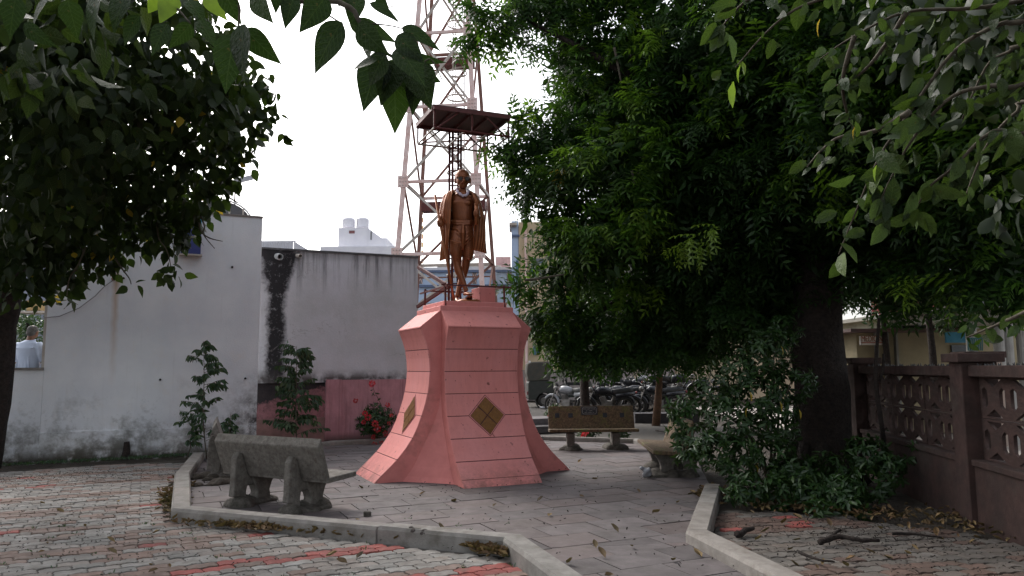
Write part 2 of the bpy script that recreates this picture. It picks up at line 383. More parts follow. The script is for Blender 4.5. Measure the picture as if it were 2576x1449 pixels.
# interlocking pavers
PL_, PW_ = .235, .14
def paver_mesh():
    a = .018; us = [-.5, -.42, -.33, -.17, -.08, .08, .17, .33, .42, .5]; ds = [0, 0, a, a, 0, 0, a, a, 0, 0]
    bot = [(u * PL_, -PW_ / 2 + d) for u, d in zip(us, ds)]; top = [(u * PL_, PW_ / 2 + d) for u, d in zip(us, ds)]
    P = bot + [(PL_ / 2 + .009, -.2 * PW_), (PL_ / 2 - .009, .2 * PW_)] + top[::-1] + [(-PL_ / 2 - .009, .2 * PW_), (-PL_ / 2 + .009, -.2 * PW_)]
    P = [(x * .968, (y - .004) * .91 + .004) for x, y in P]; n = len(P)
    V = [(x * .97, y * .95, 0) for x, y in P] + [(x, y, -.006) for x, y in P] + [(x, y, -.04) for x, y in P]
    F = [tuple(range(n))] + [(i, i + n, (i + 1) % n + n, (i + 1) % n) for i in range(n)] + [(i + n, i + 2 * n, (i + 1) % n + 2 * n, (i + 1) % n + n) for i in range(n)]
    return V, F
PV, PF = paver_mesh()
def paving(name, region, ang, band, zt=-.025, nmax=300, bands=True, patch=None, G_=None, B_=None):
    G_ = G_ or PAVG; B_ = B_ or PAVB
    bed = MB(); bed.add([(x, y, zt - .016) for x, y in region], [tuple(range(len(region)))]); root = bed.build(name, SLABBED); root['kind'] = 'structure'
    ca, sa = math.cos(ang), math.sin(ang); L = []
    for j in range(-20, 200):
        for i in range(-90, 90):
            a = (i + .5 * (j % 2)) * PL_; b = j * PW_; x, y = a * ca - b * sa, a * sa + b * ca
            if not inside((x, y), region): continue
            ph = (b - band) % 1.12
            red = bands and ph < .27 and R.random() < .88
            t = 'r' if red and (x > -2.2 + R.uniform(-.5, .5) or R.random() < .08) else ('b' if red or R.random() < .20 else 'g')
            if patch and ((x - patch[0]) / 1.0) ** 2 + ((y - patch[1]) / .33) ** 2 < 1 and R.random() < .9: t = 'r' if R.random() < .10 else 'b'
            if patch and y < 5.7 + .15 * x and R.random() < .75: t = 'b'
            L.append((math.hypot(x, y), x, y, t))
    L.sort(); ms = {t: mesh_of('paver', PV, PF, m) for t, m in (('g', G_), ('b', B_), ('r', PAVR))}
    far = {'g': ([], []), 'b': ([], []), 'r': ([], [])}; PVa = np.array(PV)
    for k, (d, x, y, t) in enumerate(L):
        dz = zt + R.uniform(-.005, .004); tx, ty = R.gauss(0, .012), R.gauss(0, .016)
        if k < nmax:
            o = bpy.data.objects.new('paver', ms[t]); o.location = (x, y, dz); o.rotation_euler = (tx, ty, ang + R.gauss(0, .008)); link(o, root)
        else:
            M_ = np.array(Matrix.Rotation(ang + R.gauss(0, .008), 3, 'Z') @ Matrix.Rotation(tx, 3, 'X') @ Matrix.Rotation(ty, 3, 'Y'))
            V = PVa @ M_.T + [x, y, dz]; n = len(far[t][0]) * len(PV)
            far[t][0].append(V); far[t][1].append([tuple(q + n for q in f) for f in PF])
    for t, m in (('g', G_), ('b', B_), ('r', PAVR)):
        if far[t][0]: obj('paver_field', np.concatenate(far[t][0]), sum(far[t][1], []), m, root, kind='stuff')
    return root
paving('pavement', [(.92, 2.9), (.42, 5.0), (-.08, 6.53), (-3.58, 7.98), (-4.74, 10.70), (-5.4, 12.9), (-6.6, 12.9), (-8.4, 11.6), (-7.2, 9.6), (-6.6, 8.2), (-4.6, 4.4), (-2, 2.9)], math.radians(26), 6.52)
paving('pavement', [(2.4, 3.6), (2.06, 5.0), (1.74, 6.82), (2.3, 8.5), (3.3, 8.2), (4.3, 7.2), (4.9, 5.6), (4.6, 3.6)], math.radians(12), 6.0, bands=False, patch=(2.55, 7.75), G_=PAVGshade, B_=PAVBshade)
# square pavers of the yard behind the benches, too far to pick apart
yb = MB(); YR = [(.9, 16.6), (3.4, 15.3), (5.5, 17.6), (5.6, 20.5), (2.6, 21.6), (1.6, 24), (1.4, 34), (-.3, 34), (-.3, 18)]
yb.add([(x, y, -.03) for x, y in YR], [tuple(range(len(YR)))]); yard = yb.build('yard_pavement', SLABBED); yard['kind'] = 'structure'
yp = MB()
for j in range(70, 150):
    for i in range(-10, 45):
        a, b = (i + .5 * (j % 2)) * .24, j * .24; x, y = a * u2[0] + b * v2[0] , a * u2[1] + b * v2[1]
        if inside((x, y), YR): yp.box((x, y, -.02 + R.uniform(-.004, .004)), (.225, .225, .04), Vector((u2[0], u2[1], 0)), Vector((v2[0], v2[1], 0)))
YPM = NX('yard_paver'); YPM = YPM.fin(YPM.mix(YPM.ramp(YPM.island(), .3, .9), (.40, .35, .33), (.33, .20, .18)), .85)
yp.build('paver_field', YPM, yard, kind='stuff')

# ------------------------------------------------------------------ left white wall
def wallmat1(ru0, ue):
    x = NX('white_limewash'); P = x.co; s = x.sep()
    base = x.mix(x.ramp(x.noise(1.1, 5, .6), .35, .65), (.71, .725, .745), (.61, .63, .67))
    base = x.mix(x.ramp(x.noise(3.0, 4, .7), .55, .75, 0, .35), base, (.68, .63, .56))
    st = x.noise(1.0, 5, .7, x.scaled((9, 9, .55))); base = x.mix(x.ramp(st, .58, .82, 0, .35), base, (.40, .39, .38))
    # grime near the soil
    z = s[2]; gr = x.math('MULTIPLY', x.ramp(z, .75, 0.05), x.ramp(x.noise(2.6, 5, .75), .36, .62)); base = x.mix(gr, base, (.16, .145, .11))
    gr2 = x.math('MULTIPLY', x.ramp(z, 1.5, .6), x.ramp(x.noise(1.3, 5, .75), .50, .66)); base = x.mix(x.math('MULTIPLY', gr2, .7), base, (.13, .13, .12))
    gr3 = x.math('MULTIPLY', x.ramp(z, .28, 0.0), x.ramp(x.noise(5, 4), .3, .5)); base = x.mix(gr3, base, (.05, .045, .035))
    # rust run below a pipe stub
    du = x.math('ADD', s[0], x.math('MULTIPLY', x.math('SUBTRACT', x.noise(3, 2), .5), .10))
    ru = x.math('MULTIPLY', x.ramp(x.math('ABSOLUTE', x.math('SUBTRACT', du, ru0)), .075, .0), x.ramp(z, 1.2, 3.3))
    ru = x.math('MULTIPLY', ru, x.ramp(z, 3.38, 3.28)); base = x.mix(x.math('MULTIPLY', ru, .75), base, (.40, .22, .07))
    # damp black corner at the right end
    cr = x.math('MULTIPLY', x.ramp(s[0], ue - .7, ue - .05), x.ramp(x.math('ADD', z, x.noise(2.5, 4)), 2.1, 1.1)); base = x.mix(x.math('MULTIPLY', cr, x.ramp(x.noise(4, 5, .8), .4, .6)), base, (.05, .045, .045))
    ck = x.ramp(x.math('ABSOLUTE', x.math('SUBTRACT', x.noise(.6, 6, .6, None, .5), .5)), .0035, .001); pass
    x.bump(x.noise(38, 6, .75), .55, .012); return x.fin(base, .9)
def wallmat2(us0):
    x = NX('stained_plaster'); s = x.sep(); z = s[2]; u = s[0]
    base = x.mix(x.ramp(x.noise(.9, 5, .65), .35, .65), (.57, .56, .60), (.47, .465, .475))
    base = x.mix(x.ramp(x.noise(2.2, 4, .7), .52, .72, 0, .5), base, (.60, .58, .60))
    n1 = x.noise(1.0, 6, .75, x.scaled((7, 7, .35))); drip = x.math('MULTIPLY', x.ramp(n1, .46, .62), x.ramp(x.math('ADD', z, x.math('MULTIPLY', n1, 1.0)), 3.7, 4.6))
    base = x.mix(x.math('MULTIPLY', drip, .85), base, (.085, .08, .085))
    top = x.math('MULTIPLY', x.ramp(z, 3.86, 4.06), .6); base = x.mix(top, base, (.14, .135, .14))
    wob = x.math('MULTIPLY', x.math('SUBTRACT', x.noise(2.0, 5, .8), .5), .42)
    du = x.math('ABSOLUTE', x.math('SUBTRACT', x.math('ADD', u, wob), us0))
    wd = x.ramp(z, 4.0, 3.0, .42, .20); blk = x.ramp(x.math('SUBTRACT', wd, du), -.03, .10)
    blk = x.math('MULTIPLY', blk, x.ramp(x.noise(9, 5, .8), .20, .45)); base = x.mix(blk, base, (.022, .020, .022))
    lf = x.math('MULTIPLY', x.ramp(u, .55, .0), x.ramp(x.math('ADD', z, x.noise(3, 4)), 3.4, 4.4)); base = x.mix(x.math('MULTIPLY', lf, .8), base, (.06, .05, .055))
    low = x.math('MULTIPLY', x.ramp(z, 1.55, 1.36), x.ramp(x.noise(4, 4), .35, .6)); base = x.mix(low, base, (.10, .09, .09))
    ck = x.ramp(x.math('ABSOLUTE', x.math('SUBTRACT', x.noise(.9, 6, .6, None, .6), .5)), .0045, .0015); base = x.mix(x.math('MULTIPLY', x.math('MULTIPLY', ck, .5), x.ramp(x.noise(.5, 2), .5, .56)), base, (.22, .2, .2))
    pc = x.ramp(x.noise(1.7, 6, .8), .66, .68); base = x.mix(x.math('MULTIPLY', pc, .5), base, (.62, .61, .60))
    x.bump(x.noise(30, 6, .75), .5, .012); return x.fin(base, .92)
def pinkwall():
    x = NX('faded_pink_wall'); s = x.sep(); z = s[2]
    base = x.mix(x.ramp(x.noise(1.6, 5, .7), .38, .62), (.52, .25, .28), (.40, .19, .215))
    st = x.noise(1.0, 5, .7, x.scaled((16, 16, 1.0))); base = x.mix(x.ramp(st, .5, .72, 0, .55), base, (.16, .075, .075))
    base = x.mix(x.ramp(z, .22, .0), base, (.04, .035, .025)); x.bump(x.noise(40, 5), .4, .01); return x.fin(base, .9)
def sootwall():
    x = NX('soot_black_plaster'); s = x.sep(); z = s[2]; u = s[0]
    e = x.math('ADD', x.math('MULTIPLY', u, -.28), x.math('ADD', z, x.math('MULTIPLY', x.math('SUBTRACT', x.noise(2, 5, .8), .5), .9)))
    k = x.ramp(e, .70, .60); base = x.mix(k, (.03, .027, .03), (.33, .15, .165))
    base = x.mix(x.math('MULTIPLY', x.ramp(x.noise(7, 5, .8), .42, .62), .5), base, (.07, .05, .05)); base = x.mix(x.ramp(u, .25, .05), base, (.03, .026, .028))
    x.bump(x.noise(30, 5), .5, .012); return x.fin(base, .92)
W1P = Vector((-5.875, 14.216, 0)); W2P = Vector((-3.969, 16.121, 0)); BACK = -N2
def wallbox(mb, a, b, z0, z1, base, thick, proud=0.0):   # slab standing on a line along T2 from a to b (metres from base), front face at base
    o = base + T2 * a + N2 * proud
    return mb.prism([(0, z0), (b - a, z0), (b - a, z1), (0, z1)], o, T2, UP, BACK * (thick + proud))
def s_on(px, P0): return (onplane(px, 900, P0) - P0).dot(T2)
a1, b1 = s_on(112, W1P), s_on(650, W1P)
wroot = thing('plastered_wall', 'tall white limewashed wall with a rust run and a dark damp foot on the left', 'wall', W1P + T2 * a1)
def wlocal(mb, name, mat, root, label=None, bevel=0.0):     # mesh in wall-aligned local axes so stains can follow the wall
    o = bpy.data.objects.new(name, None); L = Vector(root.location); rot = Matrix.Rotation(-GA, 3, 'Z')
    me = mesh_of(name, [rot @ (v - L) for v in mb.V], mb.F, mat); bm = bmesh.new(); bm.from_mesh(me); bmesh.ops.recalc_face_normals(bm, faces=bm.faces)
    if bevel: bmesh.ops.bevel(bm, geom=[e for e in bm.edges if e.calc_face_angle(0) > .5], offset=bevel, segments=1, affect='EDGES')
    bm.to_mesh(me); bm.free(); o = bpy.data.objects.new(name, me); o.rotation_euler = (0, 0, GA); link(o, root)
    if label: o['label'] = label
    return o
a2, b2 = s_on(600, W2P), s_on(1048, W2P); WM1 = wallmat1(s_on(283, W1P) - a1, b1 - a1); WM2 = wallmat2(s_on(692, W2P) - a2); PKW = pinkwall(); SOOT = sootwall()
zt1 = onplane(650, 548, W1P).z
wlocal(wallbox(MB(), a1, b1, .48, zt1, W1P, .3), 'wall_face', WM1, wroot)
wlocal(wallbox(MB(), a1, b1, -.06, .48, W1P, .3, .035), 'plinth', WM1, wroot)
wlocal(wallbox(MB(), a1 - .01, b1 + .01, zt1, zt1 + .035, W1P, .33, .02), 'coping', KERB, wroot)
wlocal(wallbox(MB(), a1 - .05, a1 - .004, 1.52, 3.9, W1P, .06, -.12), 'door_frame', GREYSTEEL, wroot, label='narrow metal frame at the open end of the wall')
# small holes and hooks in the wall
for (px, py) in ((403, 955), (617, 952), (183 * 0 + 584, 672), (311, 700)):
    p = onplane(px, py, W1P); MB().tube([p + N2 * .002, p + N2 * .05], [.022, .018], 8).build('wall_hook', RUBBER, wroot)
p = onplane(284, 703, W1P); MB().tube([p - N2 * .02, p + N2 * .12], .022, 10).build('pipe_stub', RUSTSTEEL, wroot)
# sagging cable on it
cp = [onplane(px, py, W1P) + N2 * .03 for px, py in ((107, 800), (150, 796), (200, 775), (240, 745), (262, 722), (284, 706), (300, 702))]
cb = MB().tube(cp, .008, 5).build('cable', basic('old_cable', (.25, .24, .24), None, 5), None); tag(cb, 'thin grey cable sagging across the tall white wall', 'cable')
# low wall with sill further left
lw = thing('low_wall', 'waist high grimy white wall under the opening where the man stands', 'wall', W1P + T2 * (a1 - 1.9))
zs = onplane(60, 925, W1P).z
wlocal(wallbox(MB(), a1 - 1.9, a1 - .003, -.06, zs - .04, W1P, .3), 'wall_face', WM1, lw)
wlocal(wallbox(MB(), a1 - 1.92, a1 - .003, zs - .04, zs, W1P, .34, .03), 'sill', KERB, lw)
# raised room floor behind the low wall
rf = MB(); o_ = W1P + T2 * (a1 - 4) + BACK * .34
rf.prism([(0, 0), (6, 0), (6, 3), (0, 3)], o_ + UP * .62, T2, BACK, Vector((0, 0, -.68))); veranda = rf.build('veranda_floor', KERB); veranda['kind'] = 'structure'

# ------------------------------------------------------------------ grey stained wall
a2, b2 = s_on(600, W2P), s_on(1048, W2P)
w2 = thing('plastered_wall', 'grey plaster wall with black drip stains and a pink painted foot', 'wall', W2P + T2 * a2)
zt2 = 4.06; zm = onplane(740, 963, W2P).z
wlocal(wallbox(MB(), a2, b2, zm, zt2, W2P, .28, .05), 'wall_face', WM2, w2)
wlocal(wallbox(MB(), a2 - .02, b2 + .01, zt2, zt2 + .04, W2P, .30, .07), 'coping', basic('black_coping', (.12, .115, .12), (.05, .05, .05), 6), w2)
sp = s_on(820, W2P); sp2 = s_on(858, W2P)
wlocal(wallbox(MB(), a2, sp, -.06, zm, W2P, .28, -.02), 'lower_panel', SOOT, w2, label='soot blackened lower panel over faded pink')
wlocal(wallbox(MB(), sp, sp2, -.06, zm + .06, W2P, .28, .10), 'pilaster', PKW, w2)
wlocal(wallbox(MB(), sp2, b2, .55, zm + .05, W2P, .28, .07), 'lower_panel', PKW, w2, label='faded pink lower panel')
wlocal(wallbox(MB(), sp2, b2, -.06, .55, W2P, .28, .085), 'plinth', PKW, w2)
wlocal(wallbox(MB(), a2, sp, -.06, onplane(740, 1052, W2P).z, W2P, .28, .03), 'plinth', basic('dull_pink_plinth', (.28, .15, .14), (.18, .11, .10), 4), w2, label='dull brownish pink plinth')
# drain pipe ends near the top
for px, py, r in ((698, 646, .07), (748, 644, .045)):
    p = onplane(px, py, W2P) + N2 * .05; dd = (N2 + T2 * .35 - UP * .2).normalized()
    MB().lathe([(r * .82, 0), (r, 0), (r, .16), (r * .82, .16), (r * .8, .02)], p - dd * .04, dd, 14).build('drain_pipe', basic('pvc_grey', (.5, .5, .5), None, 5) if r > .06 else GREYSTEEL, w2)
# blue sign box on the white wall
BLUE = basic('sign_blue', (.035, .045, .19), (.03, .038, .16), 5, .4, .05); CYAN = basic('sign_cyan', (.03, .38, .60), None, 5, .4, .05)
p0 = onplane(455, 640, W1P); p1 = onplane(508, 535, W1P)
sg = thing('sign_box', 'dark blue box sign with a cyan curve fixed to the white wall', 'sign', p0)
sw = (p1 - p0).dot(T2); sh = p1.z - p0.z
MB().prism([(0, 0), (sw, 0), (sw, sh), (0, sh)], p0 + N2 * .01, T2, UP, N2 * .14).build('sign_panel', BLUE, sg)
arc = [(sw * .30 + sw * .70 * math.cos(a), sh * .42 + sh * .58 * math.sin(a)) for a in [math.pi / 2 * k / 8 for k in range(9)]]
MB().prism([(sw, sh)] + arc[::-1][:0] + [(sw * .3, sh)] + arc[::-1][1:], p0 + N2 * .152, T2, UP, N2 * .006).build('cyan_curve', CYAN, sg)
MB().prism([(-.03, -.03), (sw + .03, -.03), (sw + .03, 0), (-.03, 0)], p0 + N2 * .005, T2, UP, N2 * .16).build('frame_edge', GREYSTEEL, sg)
# barrel roof behind the wall
pr = W1P + T2 * s_on(566, W1P) + BACK * 1.6; rc = A(548, 543, pr.y)
br = thing('barrel_roof', 'dark arched translucent roof behind the top of the white wall', 'roof', rc)
RR = .76
ap = [(math.cos(a) * RR * .92, math.sin(a) * RR * .62) for a in [math.pi * k / 18 for k in range(19)]]; ap2 = [(x * .955, y * .94) for x, y in ap]
PANELM = basic('smoky_sheet', (.10, .10, .11), (.07, .07, .075), 5, .5, .1)
MB().prism(ap2, rc - UP * .1, T2, UP, BACK * 3).build('arch_panel', PANELM, br)
MB().prism(ap + ap2[::-1], rc - UP * .1 + N2 * .03, T2, UP, N2 * .05).build('arch_rim', basic('light_rim', (.55, .55, .55), None, 4), br)
for k in (4, 7, 9, 11, 14): MB().bar(rc - UP * .1 + N2 * .03 + T2 * ap2[k][0], rc - UP * .1 + N2 * .03 + T2 * ap2[k][0] + UP * ap2[k][1], .03).build('arch_mullion', GREYSTEEL, br)
# faint rooftop letter, seen from behind
pL = A(592, 462, pr.y + 1.5); lt = MB()
ls = .42; LM = basic('letter_grey', (.5, .5, .52), None, 5)
lt.prism([(0, 0), (.42, 0), (.42, .12), (.12, .12), (.12, .55), (0, .55)], pL, (T2 + UP * .35).normalized(), (UP - T2 * .35).normalized(), BACK * .05)
lo_ = lt.build('roof_letter', LM); tag(lo_, 'pale letter L of a roof sign above the arched roof', 'letter sign')
lo2 = MB().bar(pL + UP * .0, Vector((pL.x, pL.y, rc.z)), .03).build('support_rod', GREYSTEEL, lo_)

# ------------------------------------------------------------------ far buildings
def boxb(mb, x0, x1, py0, py1, Y, depth, rot=0.0, foot=None):
    """block whose front face shows between px x0..x1, top at py0, bottom at py1 (or at height foot)"""
    a = A(x0, (py0 + py1) / 2, Y); b = A(x1, (py0 + py1) / 2, Y); zt = A((x0 + x1) / 2, py0, Y).z; zb = foot if foot is not None else A((x0 + x1) / 2, py1, Y).z
    return mb.box(((a.x + b.x) / 2, Y + depth / 2, (zt + zb) / 2), (b.x - a.x, depth, zt - zb))
WHT = basic('white_render', (.74, .73, .76), (.66, .65, .70), .6, .85, .05); LBL = basic('pale_blue_render', (.40, .50, .66), (.35, .45, .60), .5, .85, .05)
PLAIN = basic('pale_render', (.60, .60, .64), (.50, .50, .53), .4, .85, .05); DBL = basic('dark_blue_band', (.10, .14, .24), None, 2, .7, .05)
CREAM = basic('cream_render', (.52, .42, .28), (.42, .34, .23), .5, .9, .2, c3=(.34, .28, .20), s3=.35); GLASS = basic('dark_window', (.03, .035, .045), (.05, .06, .07), 2, .15, 0, spec=.7)
PINKF = basic('far_pink_render', (.55, .36, .36), None, 2, .85, .05); TEAL = basic('teal_shutter', (.06, .14, .19), (.05, .11, .16), 3, .6, .05)
Yb = 85
bw = thing('white_building', 'white building with two round roof tanks far behind the grey wall', 'building', (A(885, 640, Yb).x, Yb, 0))
boxb(MB(), 850, 925, 573, 700, Yb, 8, foot=0).build('stair_tower', WHT, bw); boxb(MB(), 805, 998, 620, 700, Yb - 2.0, 12, foot=0).build('wall', WHT, bw)
m_ = MB(); a_, b_, c_ = A(925, 573, Yb), A(958, 600, Yb), A(958, 640, Yb); m_.prism([(0, 0), (1.6, -1.2), (2.2, -1.2), (2.2, -3.2), (0, -3.2)], a_ + Vector((0.02, 0, 0)), Vector((1, 0, 0)), UP, Vector((0, 6, 0))).build('side_wing', WHT, bw)
for px in (877, 912):
    q = A(px, 573, Yb + 2); MB().lathe([(.75, 0), (.75, .95), (.60, 1.12), (.2, 1.2)], q, UP, 20).build('water_tank', WHT, bw)
w_ = boxb(MB(), 878, 892, 580, 587, Yb - .06, .1); w_.build('window', basic('brown_glass', (.22, .10, .10), None, 3), bw)
boxb(MB(), 932, 935, 582, 603, Yb - .06, .1).build('window', GLASS, bw)
q = A(898, 573, Yb); MB().tube([q, q + UP * 2.4], .03, 5).build('antenna', GREYSTEEL, bw)
# corrugated shed
cs = thing('shed', 'small pale corrugated shed just above the grey wall top', 'shed', (A(705, 620, 40).x, 40, 0))
s0 = A(658, 609, 40); s1 = A(738, 608, 40); sh_ = MB(); nW = 36
V = []; F = []
for k in range(nW + 1):
    x = s0.x + (s1.x - s0.x) * k / nW; o = .04 * (k % 2)
    V += [(x, 40 - o, s0.z), (x, 40 - o, 0)]
for k in range(nW): F.append((2 * k, 2 * k + 1, 2 * k + 3, 2 * k + 2))
obj('corrugated_wall', V, F, PLAIN, cs)
MB().prism([(0, 0), (1.7, -1.0), (1.7, -6), (0, -6)], Vector((s1.x + .02, 40, s1.z + .04)), Vector((1, .35, 0)).normalized(), UP, Vector((0, .1, 0))).build('end_wall', PLAIN, cs)
MB().bar((s0.x - .2, 40.1, s0.z + .04), (s1.x + .1, 40.1, s1.z + .04), .12, .06).build('roof_edge', PLAIN, cs)
# blue and white building behind the tower
Yc = 42
bb = thing('blue_building', 'long low building with pale blue wall between two dark blue bands', 'building', (A(1170, 720, Yc).x, Yc, 0))
boxb(MB(), 1046, 1290, 672, 1100, Yc, 7, foot=0).build('wall', PLAIN, bb)
boxb(MB(), 1046, 1290, 684, 762, Yc - .06, .05).build('blue_panel', LBL, bb)
for yy, hh in ((679, 4), (716, 4)): boxb(MB(), 1046, 1292, yy, yy + hh + 2, Yc - .22, .15).build('band', DBL, bb)
for px in (1140, 1240): boxb(MB(), px, px + 9, 685, 716, Yc - .26, .18).build('pilaster', LBL, bb)
for px in (1052, 1188, 1275):
    boxb(MB(), px, px + 11, 686, 714, Yc - .09, .02).build('window', basic('grille_dark', (.22, .20, .20), None, 5), bb)
    g_ = MB(); p_a, p_b = A(px, 714, Yc - .12), A(px + 11, 686, Yc - .12); g_.bar(p_a, p_b, .03); g_.bar((p_a.x, p_a.y, p_b.z), (p_b.x, p_b.y, p_a.z), .03); g_.build('window_grille', PALESTEEL, bb)
boxb(MB(), 1100, 1260, 668, 676, Yc + 1, .3).build('parapet', basic('old_parapet', (.42, .40, .38), (.3, .29, .27), 3), bb)
pf = boxb(MB(), 1247, 1285, 646, 700, Yc + 12, 6, foot=0).build('pink_building', PINKF); tag(pf, 'far pale pink block glimpsed beside the tower foot', 'building')
# tall pale-blue and cream building
Yd = 36
cb_ = thing('cream_building', 'cream walled building with blue end strip and drain pipe behind the neem tree', 'building', (A(1500, 800, Yd).x, Yd, 0))
boxb(MB(), 1288, 1306, 556, 1100, Yd, 1.2, foot=0).build('blue_strip', LBL, cb_)
boxb(MB(), 1306.5, 2110, 556, 1100, Yd - .06, 9, foot=0).build('wall', CREAM, cb_)
for yy in (590, 710, 815): boxb(MB(), 1287, 1307, yy, yy + 5, Yd - .12, .15).build('band', DBL, cb_)
boxb(MB(), 1281, 1300, 560, 566, Yd - .5, 2).build('roof_slab', GREYSTEEL, cb_)
boxb(MB(), 1298, 1304, 655, 705, Yd - .15, .15).build('shutter', TEAL, cb_)
d0 = A(1322, 560, Yd - .2); MB().tube([d0, Vector((d0.x, d0.y, 0))], .06, 8).build('drain_pipe', PALESTEEL, cb_)
boxb(MB(), 1300, 1700, 930, 1100, Yd - .12, .05, foot=0).build('wall_base', basic('stained_cream', (.34, .29, .27), (.2, .18, .17), 2), cb_)
for px, yy, w__, h__ in ((1346, 650, 22, 42), (1350, 868, 8, 24), (1480, 740, 30, 50), (1640, 800, 30, 46), (1718, 873, 28, 26), (1650, 873, 24, 26), (1900, 740, 34, 60), (2010, 740, 34, 60), (1430, 865, 14, 20)):
    fr = boxb(MB(), px, px + w__, yy, yy + h__, Yd - .16, .09).build('window', GLASS, cb_)
    boxb(MB(), px - 9, px - 1, yy - 1, yy + h__ + 1, Yd - .26, .05).build('shutter', TEAL, cb_)
    for k in range(1, 4): boxb(MB(), px, px + w__, yy + h__ * k / 4 - .8, yy + h__ * k / 4 + .8, Yd - .2, .03).build('window_bar', TEAL, cb_)
for px in (1592, 1700, 1745, 2060): boxb(MB(), px, px + 10, 560, 1100, Yd - .3, .28, foot=0).build('pilaster', CREAM, cb_)
for px in (1390, 1820): boxb(MB(), px, px + 150, 700, 708, Yd - .7, .7).build('sunshade', basic('concrete_shade', (.3, .28, .26), None, 3), cb_)
# roof rods
rr = MB(); tag(rr.tube([A(1301, 450, 40), A(1301, 530, 40)], .025, 5).tube([A(1306, 455, 40), A(1306, 530, 40)], .02, 5).tube([A(1288, 505, 40), A(1300, 520, 40)], .02, 5).build('roof_rod', GREYSTEEL, cb_))
rr2 = None

# ------------------------------------------------------------------ lattice tower
tx, ty = -2.62, 30.1
tw = thing('lattice_tower', 'tall bolted steel lattice tower with caged ladder behind the statue', 'tower', (tx, ty, 0))
tang = math.radians(7); TX = Vector((math.cos(tang), -math.sin(tang) * -1, 0)); TX = Vector((math.cos(tang), -math.sin(tang), 0)); TY = Vector((math.sin(tang), math.cos(tang), 0))
def hw(z): return 1.99 - .0605 * z
def tc(i, z):   # corners: 0 near-left 1 near-right 2 far-right 3 far-left
    sx, sy = ((-1, -1), (1, -1), (1, 1), (-1, 1))[i]; return Vector((tx, ty, z)) + TX * (sx * hw(z)) + TY * (sy * hw(z))
LV = [0, 3.1, 5.95, 8.85, 11.95, 15.1, 18.3, 21.3]
for i, m in enumerate((PALESTEEL, PALESTEEL, RUSTSTEEL, RUSTSTEEL)):
    q = MB(); cen = Vector((tx, ty, 0))
    for a, b in zip(LV[:-1], LV[1:]):
        q.bar(tc(i, a), tc(i, b), .17 if i < 2 else .14, .14, TY)
    q.build('leg', m, tw)
for li, z in enumerate(LV[1:]):
    for i in range(4):
        j = (i + 1) % 4; a, b = tc(i, z), tc(j, z)
        MB().bar(a, b, .10, .12).build('cross_beam', (PALESTEEL, RUSTSTEEL, RUSTSTEEL, GREYSTEEL)[(i + li) % 4] if i else PALESTEEL, tw)
    for i in (0, 1):
        c = tc(i, z) - TY * .1; MB().box(c, (.42, .03, .48), TX, TY).build('gusset_plate', PALESTEEL, tw)
        bl = MB()
        for bx in (-.12, .0, .12):
            for bz in (-.15, 0, .15): bl.tube([c + TX * bx + UP * bz - TY * .01, c + TX * bx + UP * bz - TY * .05], .022, 6)
        bl.build('bolt_group', GREYSTEEL, tw)
for a, b in zip(LV[:-1], LV[1:]):
    for i in range(4):
        j = (i + 1) % 4
        MB().bar(tc(i, a), tc(j, b), .10, .07, TY if i % 2 == 0 else TX).build('brace', (GREYSTEEL, RUSTSTEEL)[i % 2], tw)
        if i in (1, 3): continue
        off = (TY if i == 0 else -TY if i == 2 else TX if i == 3 else -TX) * .08
        MB().bar(tc(j, a) + off, tc(i, b) + off, .09, .07, TY if i % 2 == 0 else TX).build('brace', (GREYSTEEL, GREYSTEEL, RUSTSTEEL)[i % 3], tw)
    zm_ = (a + b) / 2
    MB().bar(tc(2, zm_ + .9), tc(3, zm_ + .9), .06).build('cross_beam', RUSTSTEEL, tw)
    for i in (): MB().bar(tc(i, zm_), (tc(i, a) + tc((i + 1) % 4, b)) / 2, .05, .05, TY).build('brace', GREYSTEEL, tw)
for zz, x0, x1 in ((8.05, .95, 1.0), (14.25, .80, .9)):
    c0 = Vector((tx, ty, zz)) - TX * (hw(zz) * x0 - .25) + TY * hw(zz) * .2; c1 = Vector((tx, ty, zz)) + TX * (hw(zz) * x1) + TY * hw(zz) * .2
    MB().prism([(0, 0), ((c1 - c0).length, 0), ((c1 - c0).length, .38), (0, .38)], c0, TX, UP, TY * .5).build('platform_board', REDSTEEL, tw)
# ladder with hoops
lx = Vector((tx, ty, 0)) + TX * .45
for s in (-.24, .24): MB().bar(lx + TX * s, lx + TX * s + UP * 21, .045).build('ladder_rail', GREYSTEEL, tw)
for k in range(3, 60): MB().bar(lx - TX * .24 + UP * (k * .36), lx + TX * .24 + UP * (k * .36), .025).build('rung', GREYSTEEL, tw)
for k in range(4, 20):
    z = k * 1.05
    MB().torus(lx + UP * z - TY * .32, .40, .022, UP, 18, 5, 2 * math.pi, 1.8).build('hoop', GREYSTEEL, tw)
MB().bar(lx - TY * .7 + UP * 5, lx - TY * .7 + UP * 21, .03).build('cage_strap', GREYSTEEL, tw)
# thin mast in the distance
mp = A(1062, 700, 55); mk = MB()
for k in range(0, 12): mk.bar(mp + UP * (k * .62 - 2), mp + UP * (k * .62 - 1.65), .09)
ms_ = thing('radio_mast', 'thin distant mast with red and yellow bands left of the tower', 'mast', (mp.x, mp.y, 0))
mk.build('painted_band', basic('mast_orange', (.7, .22, .04), (.65, .45, .05), 3), ms_)
for dx in (-.09, .09): MB().tube([Vector((mp.x + dx, mp.y + .1, 0)), mp + UP * 7 + Vector((dx, .1, 0))], .02, 5).build('mast_rail', GREYSTEEL, ms_)

